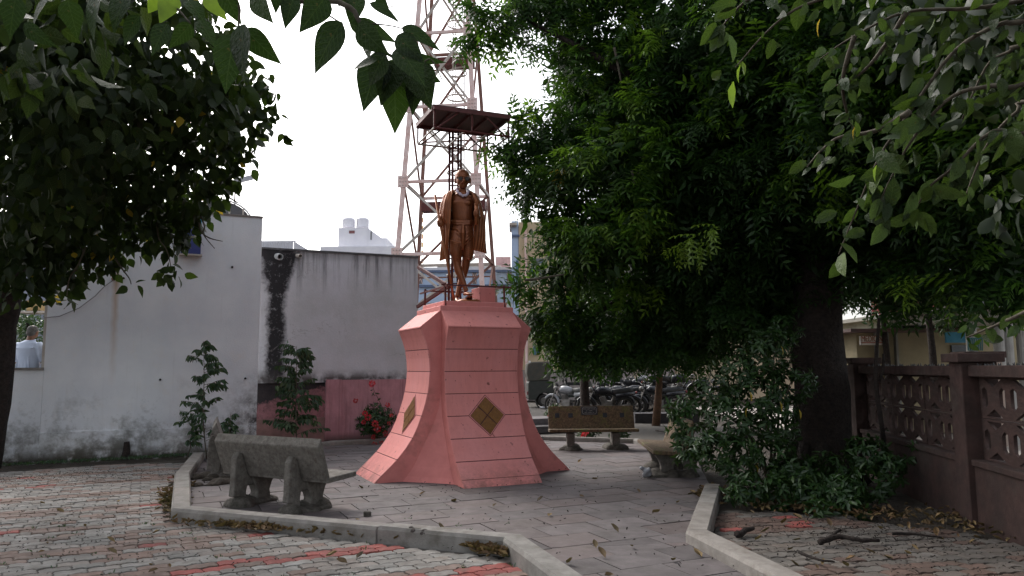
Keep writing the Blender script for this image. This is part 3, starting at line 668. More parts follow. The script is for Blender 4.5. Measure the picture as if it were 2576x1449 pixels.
yb2 = MB(); YR2 = [(6.3, 4), (20, 4), (20, 30), (7.0, 30)]; yb2.add([(x, y, -.03) for x, y in YR2], [(0, 1, 2, 3)]); yr2 = yb2.build('yard_ground', basic('sunlit_yard_tone', (.42, .38, .34), (.34, .30, .27), 1.2)); yr2['kind'] = 'structure'  # pale tone stands in for sunlight on the yard behind the fence
# ================================================================== PEDESTAL
PC = Vector((-.745, 11.487, 0)); HW = .56
PROF = [(0.0, 1.51), (.06, 1.455), (.117, 1.395), (.22, 1.28), (.33, 1.17), (.46, 1.065), (.60, .972), (.74, .905), (.893, .848), (1.04, .80), (1.2, .762), (1.35, .74), (1.51, .73), (1.67, .738), (1.84, .765), (1.98, .81), (2.12, .868)]
def prof(z):
    for (z0, r0), (z1, r1) in zip(PROF[:-1], PROF[1:]):
        if z <= z1: return r0 + (r1 - r0) * (z - z0) / (z1 - z0)
    return PROF[-1][1]
ped = thing('pedestal', 'pink painted flared pedestal with four curved legs and brass diamonds', 'pedestal', PC)
core = [(0.0, 1.12), (.07, 1.05), (.2, .96), (.38, .865), (.6, .75), (.84, .64), (1.0, .595), (1.2, .565), (2.36, .562)]
V = []; F = []
for z, c in core:
    ring = []
    for k in range(4):
        a = GA + math.pi / 2 * k; n_ = Vector((math.sin(a), -math.cos(a), 0)); t_ = Vector((math.cos(a), math.sin(a), 0))
        ring += [PC + n_ * c - t_ * .558 + UP * z, PC + n_ * c + t_ * .558 + UP * z]
    V += ring
for i in range(len(core) - 1):
    for k in range(8): F.append((i * 8 + k, i * 8 + (k + 1) % 8, (i + 1) * 8 + (k + 1) % 8, (i + 1) * 8 + k))
F.append(tuple(range(64, 72)))
obj('core', V, F, PINK, ped)
CUTS = [0.0, .09, .30, .585, .885, 1.192, 1.505, 1.82, 2.12]
for leg in range(4):
    a = GA + math.pi / 2 * leg; n_ = Vector((math.sin(a), -math.cos(a), 0)); t_ = Vector((math.cos(a), math.sin(a), 0))
    lg = MB()
    poly = [(.3, 0)] + [(r - .014, z) for z, r in PROF] + [(.868 - .004, 2.135), (.578, 2.372), (.3, 2.372)]
    lg.prism(poly, PC - t_ * HW, n_, UP, t_ * (2 * HW)); L_ = lg.build('leg', PINK, ped)
    for c0, c1 in zip(CUTS[:-1], CUTS[1:]):       # pink courses with dark joints between
        ns = max(2, int((c1 - c0) / .06)); g0 = .005 if c0 > 0 else 0
        if leg in (0, 3) and True: pass
        zs_ = [c0 + g0 + (c1 - g0 * 1.0 - c0 - g0) * k / ns for k in range(ns + 1)]
        V = []; 
        for z in zs_:
            r = prof(z)
            V += [PC + n_ * (r - .016) - t_ * (HW + .003) + UP * z, PC + n_ * r - t_ * (HW + .003) + UP * z, PC + n_ * r + t_ * (HW + .003) + UP * z, PC + n_ * (r - .016) + t_ * (HW + .003) + UP * z]
        F = []
        for i in range(ns):
            for k in range(3): F.append((i * 4 + k, i * 4 + k + 1, i * 4 + k + 5, i * 4 + k + 4))
        F += [(0, 3, 2, 1), tuple(ns * 4 + k for k in range(4))]
        obj('course_panel', V, F, PINKP, L_)
        if c0 > 0:
            r = prof(c0); MB().box(PC + n_ * (r - .011) + UP * c0, (2 * HW, .012, .012), t_, n_).build('joint', GROOVE, L_)
    # thin collar strip and slope above it
    V = [PC + n_ * .874 - t_ * (HW + .006) + UP * 2.124, PC + n_ * .874 + t_ * (HW + .006) + UP * 2.124, PC + n_ * .874 + t_ * (HW + .006) + UP * 2.142, PC + n_ * .874 - t_ * (HW + .006) + UP * 2.142,
         PC + n_ * .582 - t_ * (HW + .006) + UP * 2.378, PC + n_ * .582 + t_ * (HW + .006) + UP * 2.378, PC + n_ * .582 - t_ * (HW + .006) + UP * 2.36, PC + n_ * .582 + t_ * (HW + .006) + UP * 2.36]
    obj('shoulder_slope', V, [(0, 1, 2, 3), (3, 2, 5, 4), (6, 7, 1, 0), (0, 3, 4, 6), (1, 7, 5, 2), (4, 5, 7, 6)], PINKP, L_)
    # brass diamond: groove frame, pink fillet and four tiles following the slope
    zc, hh, hwid = .885, .262, .262
    def dpt(u, v, o): # u across, v up (diamond axes), o proud
        z = zc + v * hh; return PC + n_ * (prof(z) + o) + t_ * (u * hwid + .03) + UP * z
    def dia(k0, k1, o, name, m, cx=0, cy=0, s=1.0):
        def P(u, v, oo): return dpt(cx + u * s, cy + v * s, oo)
        seg = 4; top = []; 
        cs_ = [(0, -1), (1, 0), (0, 1), (-1, 0)]
        for i in range(4):
            for k in range(seg):
                u = cs_[i][0] + (cs_[(i + 1) % 4][0] - cs_[i][0]) * k / seg; v = cs_[i][1] + (cs_[(i + 1) % 4][1] - cs_[i][1]) * k / seg; top.append((u, v))
        n = len(top); V = [P(u, v, o) for u, v in top] + [P(u, v, -.01) for u, v in top] + [P(0, 0, o)]
        F = [(i, (i + 1) % n, 2 * n) for i in range(n)] + [(i, i + n, (i + 1) % n + n, (i + 1) % n) for i in range(n)]
        return obj(name, V, F, m, L_)
    dia(0, 0, .003, 'diamond_groove', GROOVE, s=1.09); dia(0, 0, .007, 'diamond_frame', PINKP, s=1.05); dia(0, 0, .009, 'diamond_bed', GROOVE, s=.985)
    for cx, cy in ((0, .5), (.5, 0), (0, -.5), (-.5, 0)): dia(0, 0, .016, 'brass_tile', BRASS, cx, cy, .462)
for h_, z0, z1, nm in ((.575, 2.372, 2.452, 'lower_slab'), (.50, 2.452, 2.53, 'upper_slab')):
    MB().box(PC + UP * ((z0 + z1) / 2), (2 * h_, 2 * h_, z1 - z0), T2, BACK).build(nm, PINKP, ped, bevel=.006)
MB().box(PC + T2 * .30 + N2 * .06 + UP * 2.655, (.26, .34, .25), T2, BACK).build('pink_block', PINKP, ped, bevel=.004)
# plinth rail round the feet
rail = thing('railing', 'low dark red steel railing around the feet of the statue', 'railing', PC + UP * 2.53)
rh = .235; cor = {(a, b): PC + T2 * (a * .47) + N2 * (b * .47) for a in (-1, 1) for b in (-1, 1)}
for k, c in cor.items(): MB().tube([c + UP * 2.45 + N2 * (.02 * k[1]), c + UP * (2.53 + rh + .03)], .017, 8).build('rail_post', REDSTEEL, rail)
def rl(a, b, ea=0, eb=0, z=rh):
    A_, B_ = cor[a] + UP * (2.53 + z), cor[b] + UP * (2.53 + z); d = (B_ - A_).normalized(); MB().bar(A_ - d * ea, B_ + d * eb, .03, .022).build('top_rail', REDSTEEL, rail)
rl((-1, 1), (1, 1), .06, .12); rl((-1, 1), (-1, -1), .1, .25, rh - .02); rl((-1, -1), (1, -1), .02, .02); rl((1, -1), (1, 1), .02, .02)
# ---------------------------------------------------------------- canopy over the statue
CZ = 5.43; cc = Vector((-.77, 11.50, 0)); can = thing('steel_canopy', 'flat dark sheet canopy on twin red steel posts above the statue', 'canopy', (PC.x, PC.y, 2.53))
tt = Vector((math.cos(math.radians(23)), math.sin(math.radians(23)), 0)); bb_ = Vector((-tt.y, tt.x, 0))
MB().box(cc + UP * (CZ + .035), (1.27, .98, .02), tt, bb_).build('roof_sheet', SHEET, can)
for s in (-1, 1):
    MB().bar(cc + UP * CZ + bb_ * (s * .47) - tt * .62, cc + UP * CZ + bb_ * (s * .47) + tt * .62, .05, .06).build('edge_beam', REDSTEEL, can)
    MB().bar(cc + UP * CZ + tt * (s * .61) - bb_ * .44, cc + UP * CZ + tt * (s * .61) + bb_ * .44, .05, .06).build('edge_beam', REDSTEEL, can)
for s in (-.3, 0, .3): MB().bar(cc + UP * (CZ + .0) + tt * s - bb_ * .44, cc + UP * (CZ + .0) + tt * s + bb_ * .44, .035, .045).build('rafter', REDSTEEL, can)
lowz = CZ - .30
for s in (-1, 1):
    P0 = cc + bb_ * (s * .45) + UP * lowz
    MB().tube([P0 - tt * .6, P0 + tt * .66], .017, 8).build('lower_pipe', GREYSTEEL if s > 0 else REDSTEEL, can)
    for q in (-.6, 0, .6): MB().tube([P0 + tt * q, P0 + tt * q + UP * .30], .015, 7).build('strut', REDSTEEL, can)
    MB().tube([P0 - tt * .55, P0 - tt * .2 + UP * .29], .014, 7).build('strut', REDSTEEL, can); MB().tube([P0 + tt * .55, P0 + tt * .2 + UP * .29], .014, 7).build('strut', REDSTEEL, can)
for q in (-.6, -.12, .25, .6): MB().tube([cc + UP * lowz + tt * q - bb_ * .45, cc + UP * lowz + tt * q + bb_ * .45], .015, 7).build('cross_pipe', GREYSTEEL, can)
for px_, yoff in ((1131, .40), (1139, .34), (1153, .42), (1160, .36)):
    top = A(px_ , 345, PC.y + yoff); bot = A(px_ - 2, 740, PC.y + yoff)
    MB().bar(Vector((bot.x, bot.y, 2.53)), Vector((bot.x + (top.x - bot.x), top.y, CZ)), .035, .035).build('post', REDSTEEL, can)
for k in range(0, 13):
    z = 2.9 + k * .2; a_ = A(1131, 724 - (z - 2.7) * 150, PC.y + .40); b_ = A(1157, 724 - (z - 2.7) * 150, PC.y + .40)
    if z < CZ - .1: MB().bar((a_.x, a_.y, z), (b_.x, b_.y, z + (.07 if k % 2 else 0)), .018).build('batten', REDSTEEL, can)
# long raking struts beside the plinth
for (q0, q1, Y0, Y1, nm) in (((1052, 672), (1132, 722), 12.9, 11.9, 0), ((1050, 772), (1134, 716), 12.6, 11.9, 0)):
    MB().bar(A(*q0, Y0), A(*q1, Y1), .045, .05).build('raking_strut', REDSTEEL, can)

# ================================================================== STATUE
S = .00170
def sp_(zx, zy, y=0.0): return Vector(((zx - 450) * S, y, (1338 - zy) * S))
st = thing('statue', 'bronze painted statue of a bald man in a shawl and spectacles walking with a staff', 'statue', (0, 0, 0))
b = MB()
def limb(pts, rad, seg=14, flat=1.0): b.tube(pts, rad, seg, True, flat, up=Vector((0, 1, 0)))
# torso
tor = [(447, 640, .0, .150, .105), (445, 600, .0, .156, .110), (440, 540, -.01, .156, .110), (436, 470, -.01, .168, .112), (434, 410, -.01, .182, .118), (434, 370, .0, .188, .108), (436, 345, .0, .160, .085), (438, 322, .005, .11, .068), (440, 300, .0, .066, .058)]
b.tube([sp_(x, z, y) for x, z, y, a, c in tor], [(a, c) for x, z, y, a, c in tor], 22, up=Vector((0, 1, 0)))
b.ball(sp_(390, 412, -.075), (.075, .045, .055)); b.ball(sp_(480, 418, -.08), (.075, .045, .055)); b.ball(sp_(440, 520, -.045), (.10, .06, .10))
for s in (-1, 1): b.tube([sp_(440 + s * 10, 350, -.075), sp_(440 + s * 90, 348, -.035)], [.014, .018], 8)
b.tube([sp_(438, 330, 0), sp_(443, 262, -.02)], [.062, .055], 14)
b.tube([sp_(430, 330, -.05), sp_(440, 275, -.055)], [.014, .012], 8); b.tube([sp_(460, 330, -.05), sp_(462, 275, -.04)], [.014, .012], 8)
# head, tilted down a little and turned to the viewer's right
def hd(x, z, y): return sp_(x, z, y)
b.ball(hd(440, 158, -.005), (.117, .13, .112), 22, 16); b.ball(hd(443, 205, -.045), (.100, .09, .108), 18, 12); b.ball(hd(447, 250, -.068), (.070, .058, .052), 16, 10)
b.ball(hd(450, 268, -.085), (.034, .030, .024)); b.tube([hd(388, 178, -.095), hd(455, 172, -.125), hd(505, 180, -.085)], [.018, .02, .018], 8)
b.tube([hd(455, 180, -.115), hd(461, 222, -.150)], [.014, .022], 10); b.ball(hd(461, 222, -.142), (.026, .02, .016))
for s, yy in ((-1, -.075), (1, -.068)): b.ball(hd(450 + s * 34, 222, yy), (.036, .034, .034)); b.ball(hd(450 + s * 28, 195, -.095), (.022, .016, .014))
b.tube([hd(425, 238, -.115), hd(452, 232, -.138), hd(480, 238, -.11)], [.010, .014, .010], 8); b.tube([hd(432, 250, -.112), hd(453, 252, -.122), hd(472, 250, -.108)], [.008, .010, .008], 8)
for s, x, z in ((-1, 374, 198), (1, 513, 200)):
    b.ball(hd(x, z, .0), (.016, .030, .040)); b.ball(hd(x - s * 3, z - 14, -.002), (.022, .028, .028)); b.ball(hd(x - s * 8, z + 18, -.005), (.014, .018, .018)); b.ball(hd(x - s * 8, z, -.01), (.02, .02, .03))
# viewer-left arm (his right): hangs, forearm forward holding the staff
limb([sp_(302, 350, 0), sp_(270, 420, .01), sp_(248, 520, .02), sp_(240, 560, -.06), sp_(238, 618, -.17)], [.064, .058, .046, .042, .030])
b.ball(sp_(300, 352, 0), (.072, .07, .07))
# viewer-right arm (his left): elbow at the waist, forearm forward
limb([sp_(560, 372, 0), sp_(584, 450, .02), sp_(596, 530, .02), sp_(590, 552, -.08), sp_(578, 545, -.20)], [.064, .056, .048, .042, .030])
b.ball(sp_(558, 372, 0), (.072, .07, .07))
def hand(c, d, side):   # palm behind an upright rod at c, four fingers wrapped in front, thumb above
    b.ball(c + Vector((side * .012, .045, 0)), (.034, .026, .046), 12, 8)
    for k in range(4):
        z = .036 - k * .024; r = (.0125, .0135, .013, .0115)[k]; rr_ = (.040, .042, .041, .037)[k]
        pts = [c + d * z + Vector((side * math.cos(a) * rr_, -math.sin(a) * rr_, 0)) for a in (-.7, 0, .7, 1.5, 2.3, 2.9)]
        b.tube(pts, [r, r, r * 1.05, r, r * .95, r * .8], 8)
    b.tube([c + Vector((side * .036, .03, .03)), c + Vector((side * .03, -.02, .058)), c + Vector((-side * .004, -.042, .066))], [.016, .014, .011], 8)
staff_top, staff_bot = sp_(202, 362, -.26), sp_(371, 1312, -.10)
def on_staff(t): return staff_top.lerp(staff_bot, t)
hc = on_staff((625 - 362) / (1312 - 362.)); sdir = (staff_top - staff_bot).normalized()
hand(hc, sdir, -1); b.tube([sp_(238, 618, -.17), hc + Vector((-.015, .05, -.0))], [.030, .030], 10)
hr = sp_(575, 540, -.26); hand(hr, Vector((0, 0, 1)), 1); b.tube([sp_(578, 545, -.18), hr + Vector((.012, .05, 0))], [.03, .032], 10)
# legs: viewer-left thigh crosses in front to the viewer-right foot on the rock
limb([sp_(400, 610, .0), sp_(388, 730, -.03), sp_(380, 860, -.06), sp_(382, 905, -.075), sp_(388, 960, -.06), sp_(405, 1030, -.055), sp_(440, 1120, -.07), sp_(468, 1190, -.085), sp_(478, 1225, -.09)], [.098, .092, .074, .066, .058, .064, .050, .036, .038])
b.ball(sp_(380, 895, -.105), (.048, .035, .05))
limb([sp_(482, 610, .02), sp_(482, 730, .03), sp_(478, 860, .04), sp_(474, 905, .04), sp_(462, 990, .07), sp_(444, 1060, .08), sp_(415, 1160, .05), sp_(398, 1230, .03), sp_(392, 1270, .02)], [.098, .090, .074, .066, .066, .060, .044, .037, .040])
def foot(heel, toe, w=.042):
    heel, toe = Vector(heel), Vector(toe); d = (toe - heel); b.tube([heel + Vector((0, 0, .02)), heel.lerp(toe, .35) + Vector((0, 0, .022)), heel.lerp(toe, .7) + Vector((0, 0, .008)), toe], [.036, .036, w * .9, .024], 12, True, .72)
    dn = d.normalized(); sd = dn.cross(UP)
    for k in range(5):
        o = (k - 2) * .016; L = (.046, .040, .034, .028, .022)[k]; p = toe - dn * .012 + sd * o; b.tube([p, p + dn * L * .7 + UP * .004, p + dn * L - UP * .004], [.0125 if k == 0 else .0095, .011, .008], 7)
foot(sp_(462, 1262, -.05), sp_(520, 1262, -.25)); foot(sp_(388, 1300, .05), sp_(402, 1318, -.12))
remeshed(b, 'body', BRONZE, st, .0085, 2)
# rock and base under him
b2_ = MB(); 
for c, r in ((sp_(500, 1325, -.10), (.20, .15, .060)), (sp_(450, 1330, -.02), (.16, .2, .05)), (sp_(380, 1345, .05), (.20, .22, .028)), (sp_(560, 1338, -.10), (.11, .13, .045)), (sp_(330, 1350, .0), (.12, .15, .02))): b2_.ball(c, r, 14, 8)
remeshed(b2_, 'rock', BRONZE, st, .014, 4)
MB().prism([(math.cos(a) * .052 * (1 + .1 * math.cos(a)), math.sin(a) * .15) for a in [2 * math.pi * k / 18 for k in range(18)]], sp_(500, 1296, -.15), Vector((.97, .22, 0)), Vector((-.22, .97, -.10)), UP * .022).build('sandal', BRONZE, st)
b3 = MB(); b3.torus(sp_(500, 1268, -.17), .050, .008, Vector((.28, -.9, .1)), 16, 6, math.pi, a0=0); b3.build('sandal_strap', BRONZE, st)
# staff
MB().tube([staff_top, on_staff(.25), on_staff(.26), on_staff(.5), on_staff(.51), on_staff(.75), staff_bot], [.017, .018, .022, .018, .021, .018, .016], 10).build('staff', BRONZE, st, smooth=True)
# rolled cloth / scroll in the other hand
sc_ = MB(); sc_.tube([sp_(576, 457, -.26), sp_(576, 540, -.26), sp_(572, 640, -.25)], [.036, .033, .030], 14); sc_.torus(sp_(576, 457, -.26), .034, .008, UP, 16, 6); sc_.build('scroll', BRONZE, st, smooth=True)
# dhoti: cloth loft round hips and thighs with folds
def cloth(rings, name, seg=56, amp=.008, fold=9, ph=0.0, thick=.008, closed=True, a0=0, a1=2 * math.pi, drape=0.0):
    V = []; F = []; n = len(rings); m = seg if closed else seg + 1
    for i, (c, rx, ry) in enumerate(rings):
        t = i / (n - 1)
        for k in range(m):
            a = a0 + (a1 - a0) * k / seg
            q = 1 + 0 * t; f = amp * (math.sin(fold * a + ph + 3 * t) + .6 * math.sin(fold * 2.3 * a + 1.7 + 5 * t)) * (.35 + .65 * t)
            V.append(c + Vector((math.cos(a) * (rx + f), math.sin(a) * (ry + f), drape * math.sin(2 * a) * t)))
    for i in range(n - 1):
        for k in range(seg if closed else seg):
            k2 = (k + 1) % m if closed else k + 1; F.append((i * m + k, i * m + k2, (i + 1) * m + k2, (i + 1) * m + k))
    o = obj(name, V, F, BRONZE, st, True); sm = o.modifiers.new('t', 'SOLIDIFY'); sm.thickness = thick; sm.offset = 0; return o
dh = MB()
dh.tube([sp_(442, 590, 0), sp_(442, 640, 0), sp_(440, 700, 0), sp_(436, 760, 0)], [(.152, .112), (.178, .135), (.190, .145), (.170, .13)], 26, up=Vector((0, 1, 0)))
dh.tube([sp_(392, 690, -.01), sp_(386, 760, -.03), sp_(378, 820, -.05), sp_(380, 870, -.06), sp_(384, 905, -.07)], [(.115, .12), (.118, .122), (.108, .108), (.098, .095), (.078, .078)], 22, up=Vector((0, 1, 0)))
dh.tube([sp_(490, 690, .02), sp_(492, 760, .03), sp_(490, 830, .04), sp_(486, 890, .04), sp_(482, 935, .04)], [(.110, .12), (.108, .12), (.098, .105), (.088, .092), (.066, .072)], 22, up=Vector((0, 1, 0)))
for k in range(9):     # slanting folds round each thigh
    z = 770 + k * 17; r0 = .117 - k * .0042
    dh.torus(sp_(383, z + 8, -.045), r0, .010, Vector((.34, -.10, 1)), 26, 6); dh.torus(sp_(489, z + 18, .035), r0 - .006, .009, Vector((-.36, -.1, 1)), 26, 6)
for k in range(5): dh.tube([sp_(330 + k * 4, 640 + k * 26, -.06), sp_(400, 668 + k * 34, -.138), sp_(445 + k * 3, 735 + k * 22, -.125)], [.007, .010, .008], 6)
for k in range(4): dh.tube([sp_(540, 650 + k * 22, -.06), sp_(490, 700 + k * 28, -.130), sp_(450, 760 + k * 18, -.120)], [.007, .010, .008], 6)
dh.tube([sp_(330, 585, -.03), sp_(390, 598, -.112), sp_(450, 602, -.125), sp_(510, 600, -.105), sp_(545, 592, -.03)], .015, 8)
dh.tube([sp_(330, 602, -.03), sp_(390, 618, -.118), sp_(450, 620, -.13), sp_(510, 616, -.11), sp_(545, 606, -.03)], .012, 8)
dh.tube([sp_(330, 570, -.03), sp_(390, 582, -.105), sp_(450, 586, -.118), sp_(510, 582, -.10), sp_(545, 576, -.03)], .010, 8)
dh.tube([sp_(452, 620, -.12), sp_(452, 700, -.15), sp_(450, 780, -.13), sp_(446, 850, -.11)], [.02, .03, .03, .014], 10)
remeshed(dh, 'dhoti', BRONZE, st, .009, 1)
# shawl: two hanging wings joined behind the neck, real sheets with folds
def sheet(rows, name, nseg=26, fold=7, amp=.012, ph=0.0, thick=.014):
    """rows: list of (left, mid-outward control, right) points from top to hem"""
    V = []; F = []; n = len(rows); K = 5; rr = []
    for i in range(n - 1):
        for q in range(K): rr.append(tuple(rows[i][j].lerp(rows[i + 1][j], q / K) for j in range(3)))
    rr.append(rows[-1]); N = len(rr)
    for i, (a, c, d) in enumerate(rr):
        t = i / (N - 1)
        for k in range(nseg + 1):
            s = k / nseg; p = a * ((1 - s) ** 2) + c * (2 * s * (1 - s)) + d * (s * s); tg = (d - a).normalized(); nn = tg.cross(UP)
            nn = nn.normalized() if nn.length > 1e-4 else Vector((0, -1, 0))
            f = amp * (.25 + .75 * t) * (math.sin(fold * 2 * math.pi * s + ph + 2.2 * t) + .5 * math.sin(fold * 3.7 * math.pi * s + ph * 2))
            V.append(p + nn * f)
    for i in range(N - 1):
        for k in range(nseg): F.append((i * (nseg + 1) + k, i * (nseg + 1) + k + 1, (i + 1) * (nseg + 1) + k + 1, (i + 1) * (nseg + 1) + k))
    o = obj(name, V, F, BRONZE, st, True); sm = o.modifiers.new('t', 'SOLIDIFY'); sm.thickness = thick; sm.offset = 0; return o
sheet([(sp_(392, 285, -.02), sp_(340, 285, -.04), sp_(372, 300, .07)), (sp_(358, 320, -.11), sp_(265, 300, -.13), sp_(330, 345, .10)), (sp_(338, 400, -.135), sp_(235, 380, -.17), sp_(300, 420, .12)), (sp_(335, 500, -.14), sp_(205, 480, -.16), sp_(285, 520, .13)),
       (sp_(326, 620, -.14), sp_(205, 590, -.10), sp_(275, 640, .13)), (sp_(318, 740, -.13), sp_(235, 740, -.09), sp_(265, 760, .12)), (sp_(310, 840, -.10), sp_(225, 850, -.08), sp_(250, 850, .10)), (sp_(312, 925, -.06), sp_(228, 950, -.08), sp_(232, 935, .08))], 'shawl', 30, 5, .011)
sheet([(sp_(485, 290, -.03), sp_(530, 290, -.03), sp_(500, 305, .07)), (sp_(530, 340, -.09), sp_(590, 320, -.09), sp_(560, 350, .10)), (sp_(556, 400, -.10), sp_(628, 390, -.09), sp_(590, 420, .12)), (sp_(565, 480, -.09), sp_(655, 480, -.06), sp_(610, 500, .13)),
       (sp_(556, 580, -.13), sp_(678, 560, -.08), sp_(625, 570, .12)), (sp_(548, 690, -.10), sp_(672, 690, -.12), sp_(635, 690, .09)), (sp_(540, 790, -.06), sp_(650, 800, -.12), sp_(650, 800, .05)), (sp_(534, 850, -.03), sp_(620, 868, -.10), sp_(660, 878, .03))], 'shawl', 30, 6, .012, 1.0)
sheet([(sp_(378, 290, .05), sp_(440, 280, .10), sp_(500, 292, .05)), (sp_(330, 350, .09), sp_(440, 345, .17), sp_(560, 350, .09)), (sp_(300, 520, .12), sp_(440, 520, .19), sp_(610, 520, .12)), (sp_(270, 760, .11), sp_(400, 760, .16), sp_(560, 760, .08))], 'shawl', 26, 6, .01, .4)
for pts in (((352, 300), (340, 380), (337, 480), (330, 600), (320, 720), (312, 840)), ((536, 330), (560, 400), (568, 480), (560, 580), (552, 680))):
    MB().tube([sp_(x, z, -.145) for x, z in pts], [.010] * len(pts), 8).build('shawl_hem', BRONZE, st, smooth=True)
# garland
GARL = basic('faded_garland', (.62, .55, .62), (.48, .40, .48), 60, .9, .8, bs=90, bd=.01)
gl = MB(); GP = [(392, 262, .03), (385, 285, -.02), (400, 318, -.10), (428, 345, -.135), (452, 360, -.14), (480, 352, -.13), (494, 325, -.10), (496, 300, -.04), (490, 280, .03)]
gp = [sp_(x, z, y) for x, z, y in GP]
for i in range(len(gp) - 1):
    for k in range(4): gl.ball(gp[i].lerp(gp[i + 1], k / 4) + Vector((R.uniform(-.003, .003),) * 3), .019 + R.uniform(-.002, .004), 8, 6)
gl.build('garland', GARL, st, smooth=True)
# spectacles
gm = MB(); 
for x in (425, 487): gm.torus(sp_(x, 196, -.135 if x < 450 else -.125), .030, .0035, Vector((0, -1, .1)), 20, 6)
gm.tube([sp_(440, 194, -.148), sp_(470, 194, -.145)], .0035, 6); gm.tube([sp_(408, 192, -.13), sp_(376, 188, -.01)], .0035, 6); gm.tube([sp_(505, 192, -.12), sp_(514, 190, -.01)], .0035, 6)
gm.build('spectacles', BLACK, st)
le = MB()
for x in (425, 487): le.lathe([(.0, 0), (.028, 0), (.028, .003), (0, .003)], sp_(x, 196, -.132 if x < 450 else -.122), Vector((0, -1, .1)), 18)
le.build('lens', basic('dark_bronze_lens', (.035, .018, .010), None, 8, .55), st)
# place on the plinth
sb = A(1166, 745, 11.45); st.location = (sb.x, 11.46, 2.53); 

# ================================================================== BENCHES
def make_bench(label, mat, loc, ang, plaque=False, group='concrete benches round the statue', broken=False):
    t = thing('bench', label, 'bench', (0, 0, 0), group); L = .84
    X = Vector((1, 0, 0)); Y = Vector((0, 1, 0))
    o = MB().prism([(-.03, .405), (.43, .43), (.43, .485), (-.03, .462)], Vector((-L, 0, 0)), Y, UP, X * (2 * L)); o.build('seat', mat, t, bevel=.008)
    bk = MB().prism([(-.035, .43), (.022, .455), (-.125, .895), (-.182, .80)], Vector((-L + .01, 0, 0)), Y, UP, X * (2 * L - .02)); bko = bk.build('backrest', mat, t, bevel=.008)
    for s in (-.43, .43):
        lg = MB()
        lg.prism([(.03, 0), (.36, 0), (.34, .06), (.285, .13), (.27, .22), (.30, .31), (.37, .405), (.0, .40), (.05, .30), (.09, .22), (.08, .13), (.05, .06)], Vector((s - .07, 0, 0)), Y, UP, X * .14)
        lg.build('leg', CONC, t, bevel=.012)
        sp2_ = MB(); sp2_.prism([(-.20, 0), (-.05, 0), (-.06, .22), (-.045, .30), (.06, .31), (.06, .40), (-.035, .41), (-.135, .68), (-.185, .69), (-.225, .62), (-.235, .30), (-.245, .20), (-.17, .19)], Vector((s - .045, 0, 0)), Y, UP, X * .09)
        sp2_.build('back_support', CONC, t, bevel=.01)
        m = MB()
        for k in range(9): m.ball((s + R.uniform(-.10, .10), R.uniform(-.16, .34), .085), (R.uniform(.12, .19), R.uniform(.12, .18), R.uniform(.05, .12)), 12, 7)
        remeshed(m, 'footing', MORT, t, .028, 2)
    if plaque:
        ax = Vector((0, -.147, .44)).normalized()
        def PB(x, v, o): return Vector((x, .022, .455)) + ax * v + Vector((0, ax.z, -ax.y)) * o
        pm_ = MB(); yn = Vector((0, ax.z, -ax.y))
        pm_.box(PB(.03, .36, .004), (.32, .17, .012), X, ax, yn); pp = pm_.build('plaque', basic('slate_plaque', (.035, .035, .045), None, 8, .5), bko)
        WH = basic('engraved_white', (.42, .40, .37), None, 9, .8); fr = MB()
        for sx in (-1, 1):
            fr.box(PB(.03 + sx * .135, .36, .0115), (.005, .09, .003), X, ax, yn); fr.box(PB(.03, .36 + sx * .068, .0115), (.22, .005, .003), X, ax, yn)
            for sy in (-1, 1): fr.bar(PB(.03 + sx * .135, .36 + sy * .045, .0115), PB(.03 + sx * .11, .36 + sy * .068, .0115), .005, .003, yn)
        # three rows of small worn Gujarati lettering, head-curl strokes built one by one
        rows = [(.392, [(-.105, 3), (-.058, 2), (-.018, 6), (.065, 5)], .013), (.356, [(-.06, 6), (.045, 2)], .012), (.320, [(-.085, 2), (-.04, 4), (.02, 1), (.05, 4)], .012)]
        for v, words, hgt in rows:
            for wx, n in words:
                for k in range(n):
                    cx = .03 + wx + k * .0125; fr.torus(PB(cx, v, .0115), hgt * .34, .0013, yn, 8, 4, math.pi * R.uniform(1.1, 1.6), a0=R.uniform(0, 3)); fr.bar(PB(cx + .005, v - hgt * .5, .0115), PB(cx + .005, v + hgt * .5, .0115), .0022, .002, yn)
                    if R.random() < .3: fr.torus(PB(cx, v + hgt * .8, .0115), hgt * .25, .0012, yn, 6, 4, math.pi, a0=0)
        fr.build('lettering', WH, pp)
        for x in (-.60, -.27, .40, .66): MB().box(PB(x, .27, .003), (.085, .085, .008), X, ax, yn).build('inlay_tile', basic('slate_inlay', (.035, .038, .048), None, 9), bko)
    t.location = (loc[0], loc[1], -.085); t.rotation_euler = (0, 0, ang); return t
b1c = (G(525, 1090, .80) + G(820, 1107, .80)) / 2; dv = G(820, 1107, .80) - G(525, 1090, .80); ang1 = math.atan2(dv.y, dv.x)
fwd1 = Vector((-math.sin(ang1), math.cos(ang1), 0))
print('bench1 len', dv.length, math.degrees(ang1), b1c)
make_bench('weathered grey bench seen from behind beside the long kerb', CONC, (b1c.x + fwd1.x * .17, b1c.y + fwd1.y * .17, 0), ang1)
make_bench('lichen brown bench with a black plaque facing the pedestal from the yard side', CONCM, (1.52, 14.62, 0), math.radians(180 + 1), True)
b3p = G(1690, 1190); make_bench('brown edged bench half hidden by the leafy shrub', CONCM, (2.40, 11.35, 0), math.radians(88))
make_bench('bench seen end on, mostly hidden behind the left end of the grey bench', CONC, (-4.36, 11.5, 0), math.radians(-69))
